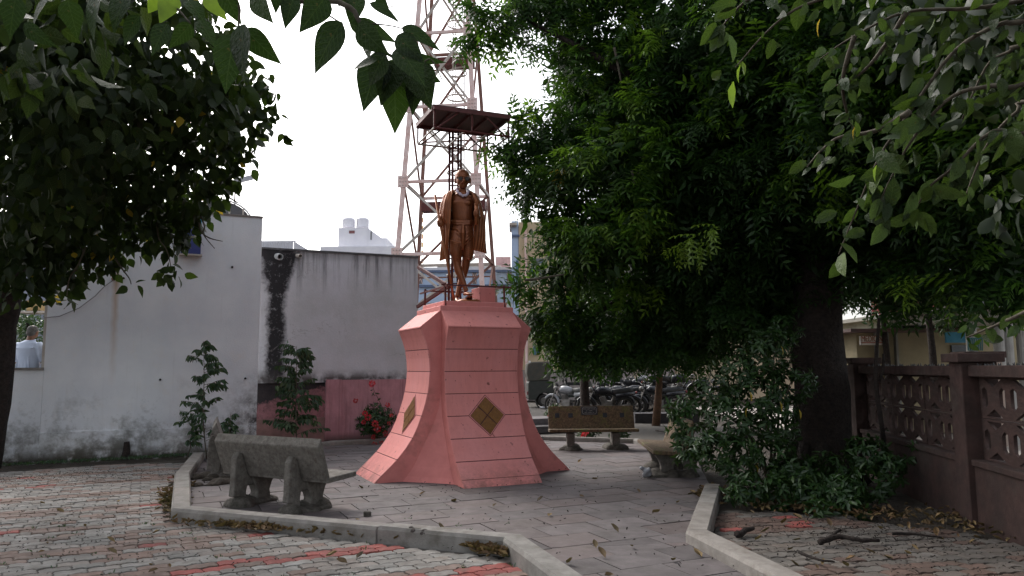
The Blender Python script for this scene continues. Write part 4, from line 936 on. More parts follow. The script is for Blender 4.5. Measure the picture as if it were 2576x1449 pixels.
# ================================================================== VEGETATION
def frames(dirs, ups):
    x = dirs / np.linalg.norm(dirs, axis=1, keepdims=True); y = np.cross(ups, x); n = np.linalg.norm(y, axis=1, keepdims=True); n[n < 1e-6] = 1; y = y / n; z = np.cross(x, y)
    return np.stack([x, y, z], axis=2)
def scatter(tv, tf, pos, M3, size):
    V = np.einsum('nij,kj->nki', M3, tv) * size[:, None, None] + pos[:, None, :]
    n = len(tv); F = tf[None] + (np.arange(len(pos)) * n)[:, None, None]
    return V.reshape(-1, 3), F.reshape(-1, tf.shape[1])
def leaf_tpl(st, fold=.25, droop=.2, curl=0.0):
    V = []; F = []
    for i, (u, h) in enumerate(st):
        z = -droop * u * u; V += [(u, -h, z + fold * h), (u, 0, z), (u, h + curl * h, z + fold * h)]
    for i in range(len(st) - 1):
        a = i * 3; b = a + 3; F += [(a, b, b + 1, a + 1), (a + 1, b + 1, b + 2, a + 2)]
    return np.array(V, float), np.array(F)
NEARL = leaf_tpl([(0, .012), (.03, .09), (.08, .19), (.16, .28), (.26, .325), (.38, .33), (.50, .295), (.62, .235), (.74, .165), (.85, .095), (.93, .045), (1, .004)], .16, .22)
BIGL = leaf_tpl([(0, .015), (.10, .20), (.30, .335), (.55, .29), (.80, .13), (1, .008)], .22, .22)
OVAL = leaf_tpl([(0, .015), (.14, .17), (.42, .27), (.72, .22), (.92, .08), (1, .01)], .3, .3)
LANC = leaf_tpl([(0, .02), (.35, .17), (.7, .13), (1, .01)], .35, .25)
PET = leaf_tpl([(0, .05), (.6, .30), (1, .12)], .2, .1)
def frond_tpl(npair=4, seed=1):
    r = np.random.RandomState(seed); V = []; F = []
    def leaflet(base, d, L, wd, sick):
        d = d / np.linalg.norm(d); s = np.cross(d, [0, 0, 1]); s = s / (np.linalg.norm(s) + 1e-9); n = len(V)
        for u, w_ in ((0, .15), (.45, 1.0), (1, .06)):
            c = base + d * L * u + s * sick * u * u + np.array([0, 0, -.35 * L * u * u]); V.append(c - s * wd * w_); V.append(c + s * wd * w_)
        F.append((n, n + 1, n + 3, n + 2)); F.append((n + 2, n + 3, n + 5, n + 4))
    for k in range(npair):
        u = .18 + .74 * k / (npair - 1); b = np.array([u, 0, -.28 * u * u])
        for s in (-1, 1):
            leaflet(b, np.array([.75 + .2 * r.rand(), s * 1.0, -.25 + .2 * r.rand()]), .33 * (1 - .3 * abs(u - .5)), .058, -s * .05)
    leaflet(np.array([1.0, 0, -.28]), np.array([1, .1, -.4]), .28, .05, .02)
    V = np.array(V); F = F + []
    n = len(V); rach = [(0, -.006, 0), (0, .006, 0), (.5, .006, -.07), (.5, -.006, -.07), (1, .004, -.28), (1, -.004, -.28)]
    V = np.concatenate([V, np.array(rach)]); F += [(n, n + 1, n + 2, n + 3), (n + 3, n + 2, n + 4, n + 5)]
    return V, np.array(F)
FROND = frond_tpl()
def spray_tpl(nf, seed, L=.30):
    r = np.random.RandomState(seed); d = []
    for k in range(nf):
        a = 2 * math.pi * k / nf + r.rand() * .6; d.append([.55 + .5 * r.rand(), .9 * math.cos(a), .9 * math.sin(a) * .7 - .15])
    d = np.array(d); pos = np.array([[.10 * r.rand() - .12 * (k % 3) * .6, 0, 0] for k in range(nf)]); ups = np.tile([0, 0, 1.0], (nf, 1)) + r.randn(nf, 3) * .25
    return scatter(*FROND, pos, frames(d, ups), L * (.8 + .4 * r.rand(nf)))
SPRAYS = [spray_tpl(8, s, .33) for s in range(5)]
def blobpts(blobs, n, r, lo=.45, sq=.85):
    w_ = np.array([b[1] ** 2.0 for b in blobs]); idx = r.choice(len(blobs), n, p=w_ / w_.sum())
    d = r.randn(n, 3); d /= np.linalg.norm(d, axis=1, keepdims=True); rad = np.array([b[1] for b in blobs])[idx] * (lo + (1 - lo) * r.rand(n) ** .7)
    c = np.array([tuple(b[0]) for b in blobs])[idx]
    return c + d * rad[:, None] * [1, 1, sq], d
def PB_(L): return [(A(px, py, D), rr) for px, py, D, rr in L]
def rest(r, n): return r.randn(n, 3)
def in_view(p, m=60):
    q = p - np.array([0, 0, CAMH]); f = q @ np.array(_f); x = 1288 + FPX * (q @ np.array(_r)) / np.maximum(f, .01); y = 724.5 - FPX * (q @ np.array(_u)) / np.maximum(f, .01)
    return (f > .2) & (x > -m) & (x < 2576 + m) & (y > -m) & (y < 1449 + m)
def leaves(root, pos, dirs, ups, size, tpl, mat, nind=300, part='leaf', rest_name='foliage', mat_ind=None, priority=None):
    """the leaves that show largest become single parts, the rest one joined part"""
    M3 = frames(dirs, ups); d = np.linalg.norm(pos - [0, 0, CAMH], axis=1) / size if priority is None else priority; d = d + np.where(in_view(pos), 0, 1e4)
    order = np.argsort(d); ind, oth = order[:nind], order[nind:]
    if nind:
        me = mesh_of(part, tpl[0], tpl[1], mat_ind or mat, True); L = wloc(root)
        for i in ind:
            if d[i] > 9e3: break
            o = bpy.data.objects.new(part, me); mm = Matrix(M3[i].tolist()).to_4x4() @ Matrix.Scale(size[i], 4); mm.translation = Vector(pos[i]) - L; o.matrix_local = mm
            link(o, root)
    if len(oth):
        V, F = scatter(tpl[0], tpl[1], pos[oth], M3[oth], size[oth]); fast(rest_name, V, F, mat, root, 'stuff')
def branch(root, pts, r0, r1, mat=TWIG, name='branch', rough=.06, seg=7, wob=.04):
    pts = [Vector(p) for p in pts]; P = []
    for i in range(len(pts) - 1):
        p0 = pts[max(i - 1, 0)]; p1 = pts[i]; p2 = pts[i + 1]; p3 = pts[min(i + 2, len(pts) - 1)]
        for k in range(4):
            t = k / 4; P.append(.5 * ((2 * p1) + (p2 - p0) * t + (2 * p0 - 5 * p1 + 4 * p2 - p3) * t * t + (-p0 + 3 * p1 - 3 * p2 + p3) * t ** 3) + Vector([R.gauss(0, wob * r0) for _ in range(3)]))
    P.append(pts[-1]); n = len(P)
    return MB().tube(P, [r0 + (r1 - r0) * (i / (n - 1)) for i in range(n)], seg, rough=rough).build(name, mat, root, smooth=True)

LM1 = leafmat('broad_leaf', [(.009, .016, .007), (.013, .023, .008), (.018, .031, .009), (.011, .019, .009), (.045, .062, .010)], .55, .16, spec=.18)
LM1i = leafmat('broad_leaf_single', [(.009, .016, .007), (.015, .027, .008), (.022, .038, .010), (.011, .019, .009), (.06, .08, .011)], .5, .18, spec=.2, use_island=False, veins=True)
LMS = leafmat('near_leaf', [(.010, .022, .010), (.014, .030, .012), (.018, .040, .010), (.03, .06, .008)], .45, .18, (.05, .12, .008), use_island=False, veins=True, spec=.22)
LMG = leafmat('grey_green_leaf', [(.020, .036, .012), (.048, .082, .040), (.012, .022, .008), (.066, .10, .052), (.07, .12, .012), (.016, .028, .010), (.010, .018, .007), (.04, .075, .010)], .5, .25, spec=.25, use_island=False, veins=True)
LMGs = leafmat('grey_green_leaf_mass', [(.014, .024, .010), (.028, .042, .022), (.012, .022, .008), (.03, .045, .012)], .5, .15)
NEEMi = leafmat('neem_leaf_single', [(.030, .088, .012), (.06, .155, .014), (.026, .072, .013), (.11, .22, .018), (.036, .10, .014), (.16, .27, .02), (.028, .076, .012)], .45, .45, (.16, .32, .02), use_island=False, spec=.3)  # brighter copy for the front sprays: light on outer leaves put into the colour
NEEM = leafmat('neem_leaf', [(.014, .038, .009), (.020, .054, .010), (.012, .034, .010), (.032, .078, .010)], .5, .28, (.08, .20, .015), spec=.22)  # darker copy for the leaf mass: shade inside the crown put into the colour
YELN = leafmat('yellow_leaf', [(.42, .30, .02), (.50, .36, .03)], .5, .3, (.5, .35, .03))
LIME = leafmat('lime_leaf', [(.14, .24, .02), (.18, .28, .03)], .45, .4, (.25, .4, .03))
SHR = leafmat('shrub_leaf', [(.014, .036, .012), (.018, .048, .014), (.024, .060, .014), (.034, .075, .016)], .38, .15, spec=.35)
SHRi = leafmat('shrub_leaf_single', [(.014, .036, .013), (.018, .050, .014), (.026, .066, .016), (.045, .09, .016)], .36, .15, use_island=False, spec=.4)
SAP = leafmat('sapling_leaf', [(.020, .055, .028), (.028, .070, .030), (.05, .09, .03)], .4, .2)
SAPi = leafmat('sapling_leaf_single', [(.020, .055, .028), (.028, .070, .030), (.06, .10, .03)], .4, .2, use_island=False)
DRYL = leafmat('dry_leaf', [(.16, .085, .035), (.10, .05, .025), (.24, .15, .06), (.07, .045, .03)], .8, .05)
DRYLi = leafmat('dry_leaf_single', [(.18, .10, .04), (.10, .055, .028), (.30, .20, .09), (.07, .045, .03)], .8, .05, use_island=False)

# ---- left broad-leaved tree
t1 = thing('broadleaf_tree', 'dark broad leaved tree filling the upper left with its trunk at the left edge', 'tree', (-8.42, 12.05, 0))
B1 = PB_([(100, 100, 8, 1.3), (300, 120, 8, 1.15), (450, 150, 8, .85), (120, 350, 9, 1.4), (330, 330, 9, 1.25), (500, 290, 9, .85), (610, 290, 9.5, .38), (150, 540, 10, 1.2), (340, 520, 10, .9), (455, 440, 9.5, .7), (70, 640, 10.5, .9), (555, 405, 9.5, .42), (210, 600, 10, .5), (590, 220, 9.5, .38), (395, 590, 10, .35), (560, 250, 10, .5), (430, 560, 10, .4), (480, 540, 10, .25),
           (330, 725, 10, .12), (432, 690, 10, .18), (90, 720, 10, .22), (200, 690, 10.2, .18), (165, 755, 10, .10), (130, 690, 10, .25), (270, 650, 10, .2), (655, 200, 9.6, .16), (660, 270, 9.6, .2), (640, 350, 9.6, .16), (590, 440, 9.6, .14), (600, 160, 9.6, .2), (690, 300, 9.6, .11), (703, 340, 9.6, .07), (684, 225, 9.6, .12), (600, 415, 9.6, .10), (545, 480, 9.7, .14), (505, 520, 9.8, .16), (455, 600, 9.9, .2), (40, 60, 7.5, .7), (180, 40, 7.5, .6),
           (30, 690, 10.8, .35), (60, 600, 10.8, .5), (-200, 200, 9, 1.8), (-200, 500, 10.5, 1.5), (100, -200, 9, 1.6), (350, -150, 9, 1.3), (40, 430, 7.5, .8), (200, 250, 7, .8)])
rr_ = np.random.RandomState(3); n = 13500
p, d = blobpts(B1, n, rr_, .35); dirs = d * .5 + rr_.randn(n, 3) * .5 + [0, 0, -.75]; ups = rr_.randn(n, 3) + d * .8
br1 = [(Vector((-8.42, 12.05, 0)), Vector((-8.22, 12.0, 1.4)), Vector((-8.1, 11.9, 2.6)), Vector((-7.5, 11.3, 4.2)), Vector((-6.8, 10.5, 6.2)))]
branch(t1, br1[0], .26, .13, BARK, 'trunk', .06, 12, .05)
crot = Vector((-7.5, 11.5, 3.4))
for b in (A(300, 330, 9), A(500, 280, 9), A(430, 560, 10), A(120, 120, 8), A(220, 640, 10), A(620, 300, 9.5), A(330, 120, 8)): branch(t1, [crot, crot.lerp(b, .4) + Vector((0, 0, .3)), crot.lerp(b, .75) + Vector((0, 0, .15)), b], .075, .012, BARK)
for q in (((500, 560), (508, 585), (530, 600), (560, 607)), ((505, 545), (515, 570), (512, 590), (540, 625)), ((550, 480), (590, 505), (600, 510), (630, 522)), ((395, 560), (400, 600), (420, 630), (430, 670)), ((290, 650), (310, 680), (325, 700), (330, 715)), ((215, 620), (200, 660), (175, 700), (168, 745))):
    branch(t1, [A(x, y, 9.7) for x, y in q], .014, .005, TWIG, 'twig', 0, 5)
leaves(t1, p, dirs, ups, rr_.uniform(.12, .20, n), BIGL, LM1, 300, mat_ind=LM1i)
n = 60; p, d = blobpts(B1[:12], n, rr_, .95); leaves(t1, p, d + [0, 0, -.6], rr_.randn(n, 3), rr_.uniform(.10, .16, n), BIGL, YELN, 0, rest_name='yellowing_leaves')

# ---- near tree whose branch hangs over the top of the view
t2 = thing('near_tree', 'large dark hanging leaves of a near branch against the white sky', 'tree', (-3.4, 1.0, 0))
branch(t2, [(-3.4, 1.0, 0), (-3.35, 1.05, 1.5), (-3.2, 1.2, 3.2), (-2.6, 1.9, 4.4)], .17, .09, BARK, 'trunk', .1, 10)
top = Vector((-3.1, 1.3, 3.6)); Dn = 2.75
branch(t2, [top, Vector((-2.4, 2.2, 3.7)), A(560, -60, 2.9), A(850, 5, 2.8), A(905, 55, 2.78), A(960, 125, 2.75), A(1030, 165, 2.72), A(1060, 190, 2.7)], .018, .0025, TWIG)
branch(t2, [A(560, -60, 2.9), A(600, 10, 2.85), A(600, 60, 2.85), A(600, 110, 2.8)], .007, .003, TWIG, 'twig'); branch(t2, [A(720, -25, 2.85), A(760, -10, 2.85), A(830, 40, 2.85), A(862, 60, 2.8)], .005, .003, TWIG, 'twig')
branch(t2, [A(905, 55, 2.78), A(940, 60, 2.8), A(985, 65, 2.8), A(1012, 72, 2.8)], .004, .002, TWIG, 'twig'); branch(t2, [A(1030, 165, 2.72), A(1060, 160, 2.7), A(1085, 150, 2.7), A(1112, 200, 2.7)], .004, .002, TWIG, 'twig')
branch(t2, [top, Vector((-2.6, 2.4, 3.5)), A(300, -60, 3.6), A(420, 0, 3.4), A(480, 60, 3.3)], .018, .003, TWIG)
NL = [(860, 55, 778, 178, 1.0), (820, -10, 757, 76, 1.15), (740, -10, 714, 64, 1.1), (617, 72, 698, 165, 1.0), (590, 85, 560, 226, 1.05), (615, 60, 590, 200, 1.1), (560, -30, 600, 60, 1), (640, -30, 665, 52, 1.2), (700, -40, 690, 30, 1), (440, -10, 400, 50, 1.2), (400, -10, 370, 36, 1.1), (470, 0, 520, 50, 1.1), (520, -20, 560, 45, 1), (1012, 68, 1106, 114, .62), (940, 78, 915, 140, 1.5), (900, 60, 965, 140, 1.1), (880, 62, 1000, 92, .9), (1000, 88, 1062, 152, 1), (1030, 142, 1118, 160, .55),
      (950, 150, 880, 165, 1.0), (960, 145, 905, 268, 1.2), (985, 150, 1008, 328, 1.1), (1030, 160, 1096, 210, 1.35), (1045, 160, 1078, 262, 1.2), (1050, 195, 1034, 286, .95), (1000, 155, 950, 255, 1.25), (1010, 160, 1060, 240, 1.2), (930, 8, 1010, 46, .7), (900, -15, 880, 62, 1.1), (950, -20, 975, 40, 1), (975, 20, 1010, 10, .8), (870, -30, 850, 20, 1.1), (970, 135, 920, 215, 1.2), (1000, 120, 1070, 200, 1.1), (320, -20, 270, 70, 1.1), (250, -20, 210, 90, 1.2), (170, 0, 195, 95, 1.1), (120, 0, 60, 70, 1.2), (40, -10, 20, 90, 1), (480, 60, 430, 120, 1), (500, 50, 545, 110, 1), (350, 40, 300, 110, 1.1), (60, 60, 130, 120, 1), (420, 60, 380, 130, 1)]
me = mesh_of('leaf', NEARL[0], NEARL[1], LMS, True); L2 = wloc(t2); LMSb = mesh_of('leaf', NEARL[0], NEARL[1], LIME, True)
for i, (x0, y0, x1, y1, wd) in enumerate(NL):
    wd = wd * .82; Dd = Dn + R.uniform(-.12, .12) + (.7 if x0 < 530 else 0); a = A(x0, y0, Dd); b = A(x1, y1, Dd + R.uniform(-.06, .06)); d = b - a; Ls = d.length
    up = Vector((R.gauss(0, .6), -1, R.gauss(0, .6))); x = d.normalized(); y = up.cross(x).normalized(); z = x.cross(y)
    m4 = Matrix((x * Ls, y * Ls * wd, z * Ls)).transposed().to_4x4(); m4.translation = a - L2
    o = bpy.data.objects.new('leaf', LMSb if i in (9, 12, 10) else me); o.matrix_local = m4; link(o, t2)
    if i in (9, 12, 10): o['label'] = 'bright lime leaf lit from behind'  # lime colour paints the backlight on these leaves
B2 = PB_([(30, 60, 4.4, .40), (210, 20, 4.4, .35), (120, 160, 4.8, .3)]) + [(Vector(q), r_) for q, r_ in (((-3.2, .2, 5.4), 1.8), ((-1.2, .2, 6.4), 1.7), ((-3.5, 3.6, 6.2), 1.5), ((-4.5, -1, 5), 1.8), ((-1.5, -2, 5.5), 1.8), ((-5.6, 4.6, 4.6), 1.7), ((-6.6, 7.2, 5.2), 1.7))]  # second list: unseen crown masses, added overhead and at left for shade
rr_ = np.random.RandomState(5); n = 5200; p, d = blobpts(B2, n, rr_, .3); leaves(t2, p, d * .5 + rr_.randn(n, 3) * .5 + [0, 0, -.7], rr_.randn(n, 3), rr_.uniform(.14, .22, n), BIGL, LM1, 60, mat_ind=LM1i)

# ---- great neem tree
t3 = thing('neem_tree', 'huge dark neem tree with a thick dark trunk at right and drooping feathery sprays', 'tree', (4.25, 10.6, 0))
branch(t3, [(4.25, 10.6, -.05), (4.3, 10.6, .25), (4.32, 10.6, 1.2), (4.34, 10.6, 2.3), (4.35, 10.6, 3.6), (4.2, 10.7, 5.5)], .44, .27, BARK, 'trunk', .05, 20, .04)
RT = MB()
for k in range(9):
    a = 2 * math.pi * k / 9 + .3; RT.tube([Vector((4.25 + .3 * math.cos(a), 10.6 + .3 * math.sin(a), .5)), Vector((4.25 + .42 * math.cos(a), 10.6 + .42 * math.sin(a), .2)), Vector((4.25 + .62 * math.cos(a), 10.6 + .62 * math.sin(a), -.04))], [.09, .10, .05], 7, rough=.1)
RT.build('root_flare', BARK, t3, smooth=True)
B3 = PB_([(1222, 85, 11, .27), (1212, 35, 11, .25), (1290, 25, 11, .40), (1400, 40, 11.5, .75), (1520, 120, 11.5, .9), (1262, 105, 11, .16), (1470, 250, 11.5, .62), (1405, 330, 11.5, .40), (1300, 320, 11.5, .22), (1285, 385, 11.5, .22), (1345, 380, 11.5, .4), (1420, 440, 11.5, .7), (1340, 470, 11.5, .36), (1395, 560, 11.5, .45), (1550, 400, 11, 1.1), (1550, 600, 11, .95), (1440, 640, 11.5, .45), (1365, 215, 11.6, .12),
          (1330, 740, 12, .25), (1305, 725, 12, .14), (1400, 785, 12, .40), (1340, 800, 12, .22), (1450, 850, 12, .38), (1520, 790, 12, .7), (1385, 850, 12, .2), (1560, 870, 12, .35), (1640, 850, 12, .42), (1480, 895, 12, .18), (1700, 770, 12, .75), (1405, 890, 12, .18), (1380, 680, 11.8, .3), (1300, 430, 11.6, .2),
          (1700, 200, 11, 1.2), (1700, 450, 11, 1.2), (1700, 640, 11.5, 1.0), (1850, 100, 10.5, 1.3), (1850, 350, 10.5, 1.2), (1850, 580, 11, 1.1), (1850, 740, 11, .8), (2000, 250, 10, 1.3), (2000, 500, 10.5, 1.2), (2000, 700, 11, .7), (2150, 150, 9.5, 1.3), (2150, 400, 9.5, 1.2), (2200, 620, 10, .75), (2350, 200, 9, 1.3), (2350, 450, 9, 1.0), (2500, 150, 8.5, 1.2), (2520, 450, 8.5, 1.0), (2450, 670, 9.5, .55), (2570, 650, 9, .4), (2290, 710, 10, .4), (2350, 690, 8.8, .3), (2470, 715, 8.5, .38), (2560, 700, 8.2, .38), (2400, 740, 9, .18), (2540, 770, 8.2, .16), (2250, 760, 9.5, .2), (1960, 820, 11.5, .45), (1780, 830, 12, .45), (1900, 800, 12, .5), (2440, 560, 9, .6),
          (1700, -150, 11, 1.4), (2100, -150, 10, 1.6), (2500, -150, 9, 1.5), (1450, -100, 11.5, 1.0), (2000, 100, 13.5, 1.9), (1700, 330, 14, 1.8), (2100, 420, 13.5, 1.7), (2400, 300, 12.5, 1.8), (2400, 550, 12.5, 1.2), (1750, 600, 14, 1.5), (1560, 260, 13.5, 1.2), (2150, 640, 13, 1.0), (1600, 700, 14, 1.2), (1900, 700, 14, 1.2)])
rr_ = np.random.RandomState(8); NS = 4000
p, d = blobpts(B3, NS, rr_, .5); dirs = d * [.9, .9, .4] + rr_.randn(NS, 3) * .35 + [0, 0, -.25]; ups = np.tile([0, 0, 1.0], (NS, 1)) + rr_.randn(NS, 3) * .3
M3 = frames(dirs, ups); dist = np.linalg.norm(p - [0, 0, CAMH], axis=1) + np.where(in_view(p), 0, 1e4)
# the sprays in front of their neighbours, seen from the plaza, become parts of their own
key = dist + rr_.rand(NS) * 1.5 - np.where(p[:, 0] < 2.2, 1.3, 0) - np.where(p[:, 2] > 4.5, .5, 0); order = np.argsort(key); sz = rr_.uniform(.8, 1.25, NS); L3 = wloc(t3)
mes = [mesh_of('leaf_spray', v, f, NEEMi) for v, f in SPRAYS]; mly = mesh_of('leaf_spray', SPRAYS[0][0], SPRAYS[0][1], YELN); mll = mesh_of('leaf_spray', SPRAYS[1][0], SPRAYS[1][1], LIME)
for c, i in enumerate(order[:290]):
    m4 = Matrix(M3[i].tolist()).to_4x4() @ Matrix.Scale(sz[i], 4); m4.translation = Vector(p[i]) - L3; o = bpy.data.objects.new('leaf_spray', mes[c % 5]); o.matrix_local = m4; link(o, t3)
VV = []; FF = []; nn_ = 0
for k in range(5):
    ii = order[290:][k::5]; v, f = scatter(*SPRAYS[k], p[ii], M3[ii], sz[ii]); VV.append(v); FF.append(f + nn_); nn_ += len(v)
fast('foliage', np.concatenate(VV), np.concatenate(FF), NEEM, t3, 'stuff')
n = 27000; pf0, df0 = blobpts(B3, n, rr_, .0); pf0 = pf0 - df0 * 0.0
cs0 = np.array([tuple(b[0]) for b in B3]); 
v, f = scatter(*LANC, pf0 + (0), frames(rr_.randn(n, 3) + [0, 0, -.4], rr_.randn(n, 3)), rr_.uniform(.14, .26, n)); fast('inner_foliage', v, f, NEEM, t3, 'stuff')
for (px, py, D, mm_, s) in ((1418, 425, 10.6, mly, .5), (1412, 450, 10.6, mly, .38), (1740, 600, 9.6, mll, .9), (1790, 575, 9.6, mll, .9), (1765, 620, 9.6, mll, .8), (1715, 620, 9.6, mll, .7)):
    o = bpy.data.objects.new('leaf_spray', mm_); m4 = Matrix.Rotation(R.uniform(2, 4), 4, 'Z') @ Matrix.Rotation(.5, 4, 'Y') @ Matrix.Scale(s, 4); m4.translation = A(px, py, D) - L3; o.matrix_local = m4; o['label'] = 'yellow spray' if mm_ == mly else 'lime green young spray'; link(o, t3)
crot = Vector((4.3, 10.6, 3.3))
for q in ((1500, 200, 11.5), (1450, 450, 11.5), (1560, 620, 11.2), (1450, 830, 12), (1700, 700, 11.8), (1300, 40, 11), (1850, 250, 10.5), (2150, 200, 9.6), (2450, 300, 8.8), (2350, 560, 9.3), (1700, 400, 11), (2000, 640, 10.8)):
    b = A(*q); branch(t3, [crot + Vector((0, 0, R.uniform(-.5, 1.5))), crot.lerp(b, .35) + Vector((0, 0, .5)), crot.lerp(b, .7) + Vector((0, 0, .35)), b], .13, .015, BARK)
for q in (((1545, 120), (1556, 170), (1563, 210)), ((1610, 300), (1605, 350), (1620, 400)), ((1590, 430), (1600, 480), (1615, 520)), ((1320, 705), (1360, 700), (1420, 690)), ((2190, 560), (2230, 610), (2260, 690))):
    branch(t3, [A(x, y, 10.4) for x, y in q], .022, .010, TWIG, 'twig')
# ---- smaller neem in the yard
t4 = thing('neem_tree', 'smaller neem further back whose low fringe hangs over the parked motorcycles', 'tree', (2.0, 21.2, 0))
branch(t4, [(2.0, 21.2, -.05), (2.02, 21.2, 1.2), (1.9, 21.3, 2.2), (2.3, 21.4, 3.2)], .15, .09, BARK, 'trunk', .08, 9)
B4 = PB_([(1475, 862, 20.5, .8), (1560, 868, 20.5, .7), (1650, 850, 20.5, .8), (1400, 810, 20.5, .6), (1530, 790, 20.5, 1.2), (1720, 870, 20.5, .6), (1770, 860, 20.5, .6), (1680, 780, 20.5, 1.1), (1600, 700, 20.5, 1.3), (1340, 850, 20, .15)])
for b, r_ in B4[:5]: branch(t4, [Vector((2.0, 21.2, 2.4)), Vector((2.0, 21.2, 2.4)).lerp(b, .6) + Vector((0, 0, .2)), b], .06, .012, BARK)
n = 620; p, d = blobpts(B4, n, rr_, .5); M3 = frames(d * [1, 1, .3] + rr_.randn(n, 3) * .3 + [0, 0, -.5], np.tile([0, 0, 1.0], (n, 1)) + rr_.randn(n, 3) * .3)
v, f = scatter(*SPRAYS[2], p, M3, rr_.uniform(1.1, 1.6, n)); fast('foliage', v, f, NEEM, t4, 'stuff')
# distant greenery seen through the gaps at right and behind the left opening
def bushmass(name, label, blobs, n, mat, s=(.08, .14), cat='tree', tpl=LANC):
    c = blobs[0][0]; root = thing(name, label, cat, (c.x, c.y, 0)); r = np.random.RandomState(len(label)); p, d = blobpts(blobs, n, r, .2)
    leaves(root, p, d * .6 + r.randn(n, 3) * .6 + [0, 0, -.3], r.randn(n, 3), r.uniform(*s, n), tpl, mat, 0)
    branch(root, [Vector((c.x, c.y, -.05)), Vector((c.x + .05, c.y, c.z * .5)), Vector((c.x, c.y, c.z))], .10, .05, BARK, 'trunk'); return root
bushmass('leafy_bush', 'green bush behind the opening where the man stands', PB_([(70, 810, 17, .55), (45, 790, 17, .4), (95, 840, 17, .5), (60, 880, 17.4, .6), (20, 850, 17.4, .6)]), 1500, SAP, cat='bush')
bushmass('small_tree', 'small green tree beyond the jali fence near the veranda', PB_([(2330, 740, 15, .5), (2380, 800, 15, .4), (2270, 690, 15, .6), (2450, 720, 14.5, .5)]), 1600, SAP)
bushmass('small_tree', 'leafy tree glimpsed behind the great neem trunk on its right', PB_([(2220, 780, 17, .5), (2170, 720, 17, .8), (2280, 620, 17, .8)]), 1500, SAP)
# ---- right broad-leaved tree, branches hanging into the upper right
t5 = thing('broadleaf_tree', 'grey green broad leaves hanging on twigs in the upper right in front of the neem', 'tree', (4.9, 2.9, 0))
branch(t5, [(4.9, 2.9, -.05), (4.85, 2.95, 1.5), (4.6, 3.2, 3.0), (4.2, 3.5, 4.3)], .20, .11, BARK, 'trunk', .1, 10)
D5 = 4.6; src = Vector((4.5, 3.2, 3.4))
TW = [((2640, 40), (2520, 60), (2400, 130), (2290, 280), (2210, 400), (2150, 540), (2110, 640)), ((2640, 190), (2500, 215), (2400, 240), (2310, 330), (2250, 430), (2190, 560)), ((2640, -20), (2450, 20), (2280, 30), (2150, 90), (2060, 150)), ((2500, -60), (2250, -30), (2060, 0), (1950, 60), (1850, 170)), ((2640, 330), (2500, 330), (2400, 420), (2330, 480), (2290, 560)),
      ((2300, -60), (2050, -40), (1900, -10), (1830, 50), (1800, 100)), ((2150, 90), (2120, 200), (2130, 280), (2150, 330)), ((2280, 30), (2230, 110), (2160, 190), (2090, 220)), ((2640, 110), (2540, 130), (2480, 170), (2420, 300)), ((2290, 280), (2200, 330), (2100, 350), (2030, 420)), ((2640, 250), (2560, 280), (2480, 370), (2420, 520)), ((2660, 745), (2570, 790), (2500, 820), (2430, 850))]
pp_, dd_, uu_, ss_ = [], [], [], []; r5 = np.random.RandomState(12)
for ti, q in enumerate(TW):
    dz = r5.uniform(-.4, .4); P = [A(x, y, D5 + dz + .15 * k) for k, (x, y) in enumerate(q)]
    if ti in (0, 1, 2, 3, 4, 5, 8, 10): P = [src + Vector((0, 0, R.uniform(-.6, .8)))] + P
    branch(t5, P, .020, .004, TWIG, 'branch', .03, 6)
    PQ = P[1:] if len(P) > len(q) else P
    m_ = 46 if ti < 2 else 27
    if ti in (3, 5): m_ = 20
    if ti == 11: m_ = 16
    for k in range(m_):
        t = (k + r5.rand()) / m_ * (len(PQ) - 1); i = min(int(t), len(PQ) - 2); c = PQ[i].lerp(PQ[i + 1], t - i)
        ss_.append(r5.uniform(.11, .21) if (ti in (0, 1) and t > 2.2) or ti in (4, 5) else r5.uniform(.055, .135)); pp_.append(tuple(c + Vector(r5.randn(3) * .05))); dd_.append(tuple(np.array([r5.randn() * .6 - .2, r5.randn() * .45, -.7 + r5.randn() * .5]))); uu_.append((r5.randn() * .6, -1 + r5.randn() * .4, r5.randn() * .5))
pp_, dd_, uu_ = map(np.array, (pp_, dd_, uu_)); n = len(pp_)
leaves(t5, pp_, dd_, uu_, np.array(ss_), OVAL, LMGs, 300, mat_ind=LMG)
B5 = PB_([(2480, 120, 6, .55), (2520, 330, 6, .5), (2380, 60, 6, .45), (2560, 520, 6, .3), (2250, 40, 6.2, .3)]) + [(Vector(q), r_) for q, r_ in (((4.5, 2.6, 5.4), 1.7), ((3.0, 1.0, 6.2), 1.7), ((1.0, -1.0, 6.4), 1.8), ((5.0, 5.5, 5.8), 1.6), ((4.8, -.5, 5), 2), ((5.6, 3.5, 3.6), 1.0), ((7.0, 6.5, 5.0), 2.2), ((7.2, 9.5, 5.5), 2.2), ((6.8, 3.0, 5.0), 2.0), ((4.6, 7.2, 5.8), 1.6), ((7.8, 12, 5), 2.0))]  # second list: unseen crown masses, added to shade the right side
n = 9000; p, d = blobpts(B5, n, r5, .3); leaves(t5, p, d * .5 + r5.randn(n, 3) * .5 + [0, 0, -.7], r5.randn(n, 3), r5.uniform(.13, .24, n), OVAL, LMGs, 0)
